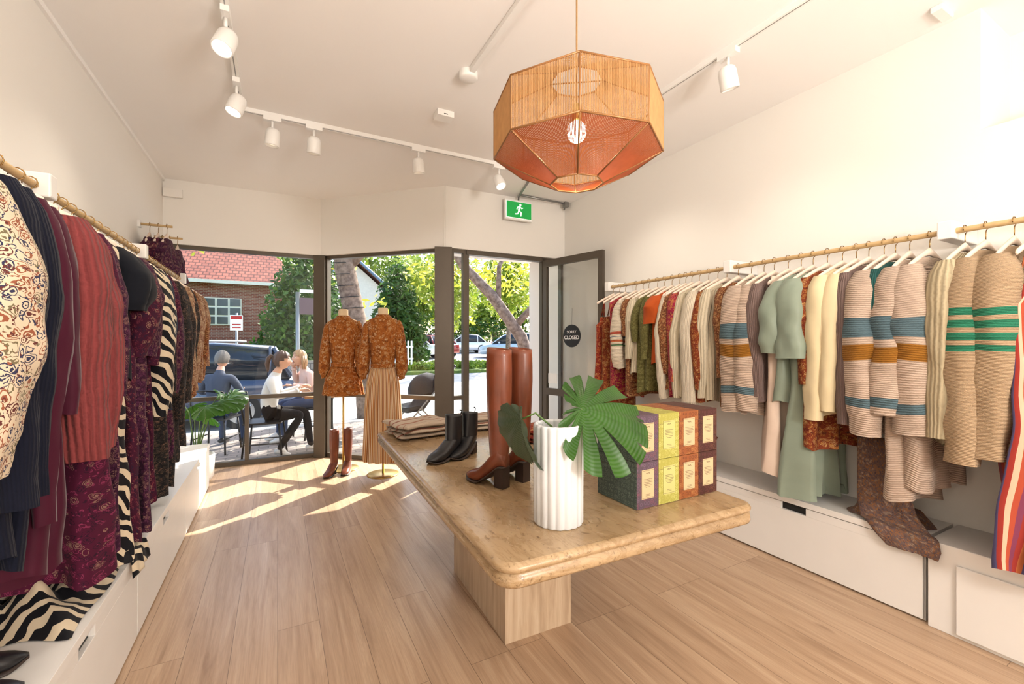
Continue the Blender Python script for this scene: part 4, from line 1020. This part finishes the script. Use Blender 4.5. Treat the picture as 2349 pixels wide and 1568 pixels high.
# cars
M_tyre=simple('tyre',C(28,28,28),.8);M_rim=simple('alloy_rim',C(170,172,176),.3,.8);M_cg=simple('car_glass',C(34,42,50),.08,0,vary=.02);M_red=simple('tail_light',C(170,20,20),.3);M_hl=simple('head_light',C(230,230,230),.2)
def car(name,x,y,z,rot,color,L=4.5,H=1.55,W=1.8,suv=True):
    b=B(); b.T=place(x,y,z,rot); mp=simple(name+'_paint',color,.25,.3,vary=.02,coat=.8)
    hh=W/2
    def sec(X,zlo,zhi,w,top=.88):
        return [(X,-w,zlo),(X,-w*1.0,zlo+(zhi-zlo)*.55),(X,-w*.96,zhi-.06),(X,-w*top,zhi),(X,0,zhi+.02),(X,w*top,zhi),(X,w*.96,zhi-.06),(X,w,zlo+(zhi-zlo)*.55),(X,w,zlo),(X,0,zlo)]
    bh=H*.60
    S=[(-L/2,.42,bh*.78,hh*.82),(-L/2+.06,.30,bh*.97,hh*.93),(-L/2+.5,.24,bh,hh),(-.4,.22,bh,hh),(L*.18,.22,bh,hh),(L*.32,.24,bh*.96,hh*.98),(L/2-.25,.26,bh*.84,hh*.93),(L/2-.05,.30,bh*.72,hh*.85),(L/2,.36,bh*.6,hh*.75)]
    b.loft([sec(*q) for q in S],mp,True,capb=True,capt=True)
    if suv: G=[(-L/2+.12,bh-.03,bh+.02,.84),(-L/2+.42,bh-.03,H*.96,.80),(-L*.2,bh-.03,H,.80),(L*.05,bh-.03,H*.985,.80),(L*.13,bh-.03,H*.93,.80),(L*.30,bh-.03,bh+.02,.86)]
    else: G=[(-L*.38,bh-.03,bh+.02,.84),(-L*.24,bh-.03,H*.96,.78),(-L*.05,bh-.03,H,.78),(L*.07,bh-.03,H*.96,.78),(L*.26,bh-.03,bh+.02,.84)]
    rows=[]
    for (X,zl,zh,k) in G:
        w=hh*.93; wt=hh*(.93-.20*(zh-zl)/(H-bh))
        rows.append([(X,-w,zl),(X,-wt,zh-.03),(X,-wt+.06,zh),(X,wt-.06,zh),(X,wt,zh-.03),(X,w,zl)])
    b.loft(rows,M_cg,True,capb=True,capt=True)
    rf=[]
    for (X,zl,zh,k) in G[1:-1]:
        wt=hh*(.93-.20*(zh-zl)/(H-bh))+.012; rf.append([(X,-wt,zh-.06),(X,-wt+.06,zh+.014),(X,0,zh+.03),(X,wt-.06,zh+.014),(X,wt,zh-.06),(X,0,zh-.03)])
    b.loft(rf,mp,True,capb=True,capt=True)
    for X in (G[1][0]+.05,G[2][0]+.25,G[3][0]+.05):
        for sg in (-1,1): b.tube([(X+.02,sg*hh*.945,bh-.04),(X,sg*(hh*.745),H-.05)],.035,mp,6)
    for sg in (-1,1):
        b.tube([(G[-1][0],sg*hh*.93,bh),(G[-2][0],sg*hh*.76,H*.93)],.035,mp,6); b.tube([(G[0][0],sg*hh*.93,bh),(G[1][0],sg*hh*.76,H*.95)],.045,mp,6)
        if suv: b.tube([(-L*.3,sg*hh*.68,H+.05),(0,sg*hh*.68,H+.06),(L*.08,sg*hh*.68,H+.03)],.018,M_rim,6)
        b.ell((L*.2,sg*(hh+.1),bh+.04),(.07,.1,.07),mp,10,6)
        b.box((-L/2+.06,sg*hh*.72,bh*.82),(.12,.22,.22),M_red); b.box((L/2-.12,sg*hh*.68,bh*.68),(.16,.3,.12),M_hl)
        for X in (-L*.3,L*.31):
            b.tube([(X,sg*(hh-.2),.33),(X,sg*(hh+.005),.33)],.33,M_tyre,24,smooth=False); b.tube([(X,sg*(hh-.1),.33),(X,sg*(hh+.012),.33)],.22,M_rim,16,smooth=False)
            for q in range(5):
                a=q*2*pi/5; b.tube([(X,sg*(hh+.018),.33),(X+.2*math.cos(a),sg*(hh+.018),.33+.2*math.sin(a))],.022,M_rim,5)
    b.box((-L/2-.005,0,bh*.62),(.03,.5,.12),M_hl)
    return b.obj(name,loc=(x,y,z))
car('parked_suv',-2.0,10.3,-.2,pi,C(46,62,88),4.7,1.56,1.9)
car('parked_suv',14.2,26.4,gz(26.4),math.radians(155),C(190,206,220),4.6,1.65,1.85)
car('parked_hatchback',13.3,33,gz(33),math.radians(170),C(235,235,235),4.3,1.5,1.8,False)
car('parked_sedan',9.4,29,gz(29),math.radians(100),C(150,50,40),4.4,1.45,1.8,False)
car('parked_sedan',18.5,26.8,gz(26.8),math.radians(100),C(60,84,120),4.4,1.5,1.8,False)
car('parked_hatchback',11.4,34.5,gz(34.5),math.radians(95),C(180,180,184),4.3,1.5,1.8,False)
car('parked_hatchback',7.0,27.5,gz(27.5),math.radians(165),C(225,225,225),4.2,1.5,1.8,False)

# street signs
b=B(); b.cyl((-1.0,14.2,-.06),(-1.0,14.2,2.2),.03,M_steel,10); b.box((-1.0,14.16,1.93),(.30,.01,.42),M_paper); b.box((-1.0,14.15,2.07),(.26,.01,.09),M_red); b.box((-1.0,14.15,1.88),(.2,.01,.03),M_red); b.box((-1.0,14.15,1.80),(.2,.01,.03),M_red); b.obj('parking_sign')
b=B(); b.cyl((.32,8.75,-.21),(.32,8.75,2.3),.035,M_steel,12); b.box((.52,8.74,2.05),(.34,.02,.30),simple('brown_board',C(98,78,84),.5)); b.box((.52,8.74,2.32),(.34,.02,.06),M_paper); b.obj('street_sign')

# cafe furniture
M_blk=simple('black_metal',C(26,26,28),.45,.3); M_wood=simple('cafe_wood',C(160,110,66),.5,vary=.15); SW=-.065
def chair(x,y,rot):
    b=B(); b.T=place(x,y,SW,rot)
    b.box((0,0,.455),(.42,.42,.02),M_blk)
    for sx,sy in ((-1,-1),(-1,1),(1,-1),(1,1)): b.tube([(sx*.18,sy*.18,.45),(sx*.22,sy*.21,0)],.012,M_blk,8)
    for sy in (-1,1): b.tube([(-.19,sy*.19,.45),(-.25,sy*.2,.82)],.012,M_blk,8)
    b.tube([(-.25,-.2,.82),(-.27,0,.84),(-.25,.2,.82)],.012,M_blk,8); b.tube([(-.235,-.195,.72),(-.26,0,.73),(-.235,.195,.72)],.010,M_blk,8); b.tube([(-.22,-.195,.62),(-.245,0,.63),(-.22,.195,.62)],.010,M_blk,8)
    b.tube([(-.2,-.2,.2),(.2,-.2,.2)],.008,M_blk,6); b.tube([(-.2,.2,.2),(.2,.2,.2)],.008,M_blk,6)
    b.obj('cafe_chair',loc=(x,y,SW))
def ctable(x,y):
    b=B(); b.T=place(x,y,SW,0); b.box((0,0,.735),(.70,.70,.03),M_wood); b.cyl((0,0,.03),(0,0,.72),.03,M_blk,12); b.lathe([(0,.04),(.2,.03),(.22,0)],(0,0,0),M_blk,24); b.obj('cafe_table',bevel=.004,loc=(x,y,SW))
    b=B(); b.lathe([(0,0),(.03,0),(.04,.08),(.036,.08),(.028,.01),(0,.01)],(x-.1,y+.1,SW+.751),M_white,20); b.obj('coffee_cup',loc=(x-.1,y+.1,SW+.75))
ctable(.66,6.62)
def stroller(x,y,rot):
    b=B(); b.T=place(x,y,SW,rot); fb=simple('stroller_fabric',C(30,34,44),.8)
    for sx,sy in ((-.35,-.24),(-.35,.24),(.38,-.2),(.38,.2)):
        b.tube([(sx,sy-.02,.12),(sx,sy+.02,.12)],.12,M_tyre,20,smooth=False); b.tube([(sx,sy-.024,.12),(sx,sy+.024,.12)],.07,M_rim,14,smooth=False)
    for sy in (-1,1):
        b.tube([(-.35,sy*.22,.12),(.0,sy*.22,.5),(.55,sy*.22,1.08)],.012,M_steel,8); b.tube([(.38,sy*.2,.12),(.0,sy*.22,.5)],.012,M_steel,8); b.tube([(-.35,sy*.22,.12),(.38,sy*.2,.14)],.010,M_steel,8)
    b.tube([(.55,-.22,1.08),(.60,-.1,1.1),(.60,.1,1.1),(.55,.22,1.08)],.018,M_blk,8)
    rows=[]
    for X,Z in ((-.42,.50),(-.2,.44),(.05,.46),(.18,.62),(.30,.92)): rows.append([(X,-.2,Z),(X,.2,Z),(X-.02,.22,Z+.08),(X-.02,.17,Z+.04),(X-.02,-.17,Z+.04),(X-.02,-.22,Z+.08)])
    b.loft(rows,fb,True,capb=True,capt=True)
    rows=[]
    for k in range(7):
        a=math.radians(-10+k*20); rows.append([(.20-.30*math.cos(a)*math.sin(pi*j/10)*1.0-.02, -.22+.44*j/10, .72+.28*math.sin(a)*math.sin(pi*j/10)**.6) for j in range(11)])
    b.loft(rows,fb,False)
    b.obj('baby_stroller',loc=(x,y,SW))
stroller(1.82,6.45,.1)

# people
def bake_skin(verts,edges,rad,sub=2):
    me=bpy.data.meshes.new('t'); me.from_pydata(verts,edges,[]); ob=bpy.data.objects.new('t',me); scene.collection.objects.link(ob)
    ob.modifiers.new('s','SKIN')
    if not me.skin_vertices: return None
    for i,r in enumerate(rad):
        me.skin_vertices[0].data[i].radius=r if isinstance(r,tuple) else (r,r)
        me.skin_vertices[0].data[i].use_root=(i==0)
    md=ob.modifiers.new('u','SUBSURF'); md.levels=sub; md.render_levels=sub
    dg=bpy.context.evaluated_depsgraph_get(); ev=ob.evaluated_get(dg); m2=bpy.data.meshes.new_from_object(ev)
    vs=[v.co.copy() for v in m2.vertices]; fs=[tuple(p.vertices) for p in m2.polygons]
    bpy.data.objects.remove(ob); bpy.data.meshes.remove(m2); return vs,fs
def segd(p,a,c):
    d=c-a; t=max(0,min(1,(p-a).dot(d)/max(1e-9,d.length_squared))); return (p-(a+d*t)).length
M_skin=simple('skin',C(214,164,136),.5,vary=.04); M_eyew=simple('eye_white',C(240,238,234),.3,vary=0); M_iris=simple('iris',C(50,36,28),.3,vary=0); M_lip=simple('lips',C(176,96,90),.5,vary=0)
def head(b,c,yaw,tilt,hair,style):
    T0=b.T; b.T=T0@Matrix.Translation(c)@Matrix.Rotation(yaw,4,'Z')@Matrix.Rotation(tilt,4,'Y')
    g=lambda p,c_,s:math.exp(-sum((p[i]-c_[i])**2 for i in range(3))/(2*s*s))
    def fn(p,q):
        q=q.copy()
        if p.z<-.1:
            k=(-p.z-.1)/.9; q.y*=1-.34*k; 
            if p.x<0: q.x*=1-.35*k
            else: q.x*=1-.05*k
        if p.x>.2:
            q.x+=.026*g(q,(.098,0,-.018),.015)+.010*g(q,(.1,0,.012),.012)+.008*g(q,(.09,0,-.058),.013)+.010*g(q,(.075,0,-.095),.02)
            for sy in (-1,1): q.x-=.010*g(q,(.09,sy*.030,.012),.014); 
            q.x+=.004*g(q,(.09,0,.038),.025)
        return q
    b.ell((0,0,0),(.096,.074,.115),M_skin,36,30,fn)
    for sy in (-1,1):
        b.ell((.080,sy*.029,.010),(.010,.011,.009),M_eyew,10,8); b.ell((.0885,sy*.029,.010),(.0035,.0045,.0045),M_iris,8,6)
        b.tube([(.083,sy*.016,.030),(.088,sy*.028,.034),(.078,sy*.044,.030)],.003,hair,6)
        b.ell((-.004,sy*.075,-.005),(.017,.008,.030),M_skin,10,8)
    b.ell((.095,0,-.052),(.006,.020,.0035),M_lip,10,6); b.ell((.094,0,-.060),(.006,.017,.0045),M_lip,10,6)
    vs=[];fs=[];n=36;m=24
    for i in range(m+1):
        ph=pi*i/m
        for j in range(n):
            t=2*pi*j/n; p=Vector((math.sin(ph)*math.cos(t),math.sin(ph)*math.sin(t),math.cos(ph))); q=fn(p,Vector((p.x*.096,p.y*.074,p.z*.115)))
            k=.014+.004*math.sin(t*9+ph*3)
            vs.append(q+p*k)
    lim=-.45 if style!='short' else -.25
    for i in range(m):
        for j in range(n):
            k=(j+1)%n; f=(i*n+j,(i+1)*n+j,(i+1)*n+k,i*n+k); cc=sum((vs[a] for a in f),Vector())/4
            if cc.x>.030 and cc.z<.062+(.0 if abs(cc.y)<.05 else -.03): continue
            if cc.x>-.01 and cc.z<.0: continue
            if cc.z<lim*.115*1.6: continue
            fs.append(f)
    b.add(vs,fs,hair,True)
    if style=='pony': b.tube([(-.085,0,.045),(-.125,0,.055),(-.155,0,.02),(-.165,0,-.05),(-.155,0,-.12),(-.15,0,-.16)],[.018,.026,.032,.030,.02,.005],hair,12); b.ell((-.10,0,.05),(.014,.022,.022),M_blk,10,8)
    if style=='long':
        for a in range(9):
            an=pi*.55+a*pi*.9/8; x_,y_=.085*math.cos(an),.078*math.sin(an); b.tube([(x_*.9,y_*.9,.03),(x_*1.1,y_*1.1,-.06),(x_*1.0,y_*1.1,-.17)],[.022,.024,.008],hair,8)
    b.T=T0
def hand(b,w,d,nrm,curl=.5,sg=1):
    d=Vector(d).normalized(); nn=Vector(nrm); nn=(nn-d*nn.dot(d)).normalized(); s=d.cross(nn)*sg; w=Vector(w)
    b.tube([w,w+d*.03,w+d*.075,w+d*.085],[.024,.036,.038,.03],M_skin,12,flat=.5)
    for k,(o,l) in enumerate(((-.030,.068),(-.010,.078),(.010,.074),(.029,.058))):
        p=w+d*.078+s*o; c1=curl*.7; q=p+(d*math.cos(c1)+nn*math.sin(c1))*l*.45; c2=curl*1.6; r=q+(d*math.cos(c2)+nn*math.sin(c2))*l*.32; c3=curl*2.4; e=r+(d*math.cos(c3)+nn*math.sin(c3))*l*.25
        b.tube([p-d*.01,p,q,r,e],[.009,.0095,.0088,.008,.005],M_skin,8)
    p=w+d*.025-s*.032; q=p+(d*.7-s*.6+nn*.3)*.035; r=q+(d*.9-s*.1+nn*.4)*.03
    b.tube([w+d*.012-s*.015,p,q,r],[.012,.012,.010,.006],M_skin,8)
def person(name,x,y,z,rot,J,cl,hair,style,hyaw=0,htilt=0,curl=(.5,.5),hd=None,extra=None):
    b=B(); b.T=place(x,y,z,rot); v=[];r=[];e=[];lab=[]
    idx={}
    def jn(k,p,rad): idx[k]=len(v); v.append(Vector(p)); r.append(rad)
    def ed(a,c,m): e.append((idx[a],idx[c])); lab.append(m)
    R_={'pel':(.125,.14),'wst':(.10,.125),'chs':(.11,.145),'nkb':.075,'nck':.05,'hed':.045}
    for k in ('pel','wst','chs','nkb','nck','hed'): jn(k,J[k],R_[k])
    top,bot,shoe=cl
    ed('pel','wst',top);ed('wst','chs',top);ed('chs','nkb',top);ed('nkb','nck',M_skin);ed('nck','hed',M_skin)
    for s in ('l','r'):
        jn('sh'+s,J['sh'+s],.068);jn('el'+s,J['el'+s],.05);jn('wr'+s,J['wr'+s],.032)
        ed('chs','sh'+s,top);ed('sh'+s,'el'+s,top);ed('el'+s,'wr'+s,top)
        jn('hp'+s,J['hp'+s],.10);jn('kn'+s,J['kn'+s],.062);jn('an'+s,J['an'+s],.042);jn('to'+s,J['to'+s],.034)
        ed('pel','hp'+s,bot);ed('hp'+s,'kn'+s,bot);ed('kn'+s,'an'+s,bot);ed('an'+s,'to'+s,shoe)
    res=bake_skin([tuple(q) for q in v],e,r)
    if res:
        vs,fs=res; mats=[]
        for f in fs:
            c=sum((vs[i] for i in f),Vector())/len(f)
            best=min(range(len(e)),key=lambda k:segd(c,v[e[k][0]],v[e[k][1]])-.5*( (r[e[k][0]] if not isinstance(r[e[k][0]],tuple) else r[e[k][0]][0])))
            m=lab[best]
            if lab[best] is top and c.z<v[0].z+.02: m=bot
            mats.append(m)
        b.add(vs,fs,mats,True)
    hc=Vector(J['hed'])+Vector((.02,0,.075))
    head(b,hc,hyaw,htilt,hair,style)
    for k,s in enumerate(('l','r')):
        w=v[idx['wr'+s]];el=v[idx['el'+s]]; d=(w-el).normalized(); nn=Vector((.2,0,-1)) if not hd else Vector(hd[k])
        b.T=place(x,y,z,rot); hand(b,w,d,nn,curl[k],1 if s=='l' else -1)
        b.tube([w-d*.035,w-d*.005],[.041,.038],top,14)
    for s in ('l','r'):
        a=v[idx['an'+s]];t=v[idx['to'+s]]; dx=(t-a); dx.z=0; dx.normalize()
        b.tube([a-dx*.05+Vector((0,0,-.04)),a+Vector((0,0,-.035)),t+Vector((0,0,-.0)),t+dx*.05],[.036,.044,.040,.016],shoe,14,flat=.8)
    if extra: extra(b)
    return b.obj(name,loc=(x,y,z))
M_sweat=plaincloth('white_sweatshirt',C(230,228,224)); M_leg=plaincloth('black_leggings',C(26,26,30)); M_grey=plaincloth('grey_jumper',C(84,90,104)); M_jean=plaincloth('denim',C(58,72,100)); M_snk=simple('white_sneaker',C(220,216,210),.5); M_hb=simple('brown_hair',C(74,46,30),.5,vary=.25,scale=60); M_hbl=simple('blonde_hair',C(170,132,90),.5,vary=.2,scale=60); M_hg=simple('grey_hair',C(120,114,106),.6,vary=.15,scale=60); M_blush=plaincloth('pink_shirt',C(226,190,176))
def sit(arm_l,arm_r,leg_l,leg_r,lean=.03):
    J={'pel':(0,0,.56),'wst':(.01+lean*.3,0,.71),'chs':(.02+lean,0,.88),'nkb':(.03+lean*1.4,0,1.03),'nck':(.045+lean*1.6,0,1.09),'hed':(.06+lean*1.8,0,1.15),
     'shl':(.02+lean,.165,.985),'shr':(.02+lean,-.165,.985),'hpl':(.04,.09,.54),'hpr':(.04,-.09,.54)}
    J['ell'],J['wrl']=arm_l;J['elr'],J['wrr']=arm_r;J['knl'],J['anl'],J['tol']=leg_l;J['knr'],J['anr'],J['tor']=leg_r
    return J
J=sit(((.12,.24,.78),(.36,.18,.86)),((.14,-.23,.78),(.38,-.12,.84)),((.44,.10,.55),(.50,.10,.10),(.64,.10,.04)),((.42,-.11,.54),(.16,-.12,.12),(.24,-.13,.04)),.05)
person('seated_woman',-.12,6.40,SW,-.15,J,(M_sweat,M_leg,M_snk),M_hb,'pony',.0,.05)
chair(-.14,6.40,-.15)
def cup(b): b.lathe([(0,0),(.025,0),(.036,.09),(.03,.09),(0,.02)],(.255,-.03,1.13),M_white,16)
J=sit(((.13,.24,.80),(.36,.16,.83)),((.16,-.22,.84),(.24,-.08,1.08)),((.44,.11,.55),(.46,.12,.10),(.60,.12,.04)),((.42,-.11,.55),(.44,-.12,.10),(.58,-.12,.04)),.06)
person('seated_friend',.47,7.42,SW,math.radians(200),J,(M_blush,M_jean,M_snk),M_hbl,'long',0,0,(.5,1.0),extra=cup); chair(.49,7.42,math.radians(200))
J=sit(((.10,.25,.78),(.34,.18,.80)),((.12,-.25,.78),(.34,-.16,.80)),((.44,.13,.55),(.44,.14,.10),(.58,.14,.04)),((.42,-.13,.55),(.44,-.14,.10),(.58,-.14,.04)),.04)
person('seated_man',-.72,7.0,SW,math.radians(70),J,(M_grey,M_jean,M_blk),M_hg,'short'); chair(-.72,7.0,math.radians(70))

# ---------------------------------------------------------------- light & world
s=bpy.data.lights.new('sun','SUN'); s.energy=15.0; s.angle=.009; s.color=(1,.94,.84)
so=bpy.data.objects.new('sun',s); scene.collection.objects.link(so); so.location=(6,12,12)
dv=Vector((-.79,-.60,-.80)); so.rotation_euler=dv.to_track_quat('-Z','Y').to_euler()
w=bpy.data.worlds.new('World'); scene.world=w; w.use_nodes=True; nt=w.node_tree; bg=nt.nodes['Background']
sk=nt.nodes.new('ShaderNodeTexSky'); sk.sky_type='NISHITA'; sk.sun_disc=False; sk.sun_elevation=math.radians(39); sk.sun_rotation=math.atan2(.79,.6); sk.air_density=1.0; sk.dust_density=2.5
nt.links.new(sk.outputs[0],bg.inputs[0]); bg.inputs[1].default_value=.7
try:
    scene.view_settings.view_transform='Standard'; scene.view_settings.look='None'; scene.view_settings.exposure=0
except Exception as e: print(e)

cam=bpy.data.cameras.new('camera'); cam.lens=1000/2349*36; cam.sensor_width=36; cam.sensor_fit='HORIZONTAL'; cam.clip_start=.05; cam.clip_end=300
co=bpy.data.objects.new('camera',cam); scene.collection.objects.link(co); co.location=(0,0,1.4); co.rotation_euler=(pi/2,0,-math.radians(28.26)); scene.camera=co
print('done')
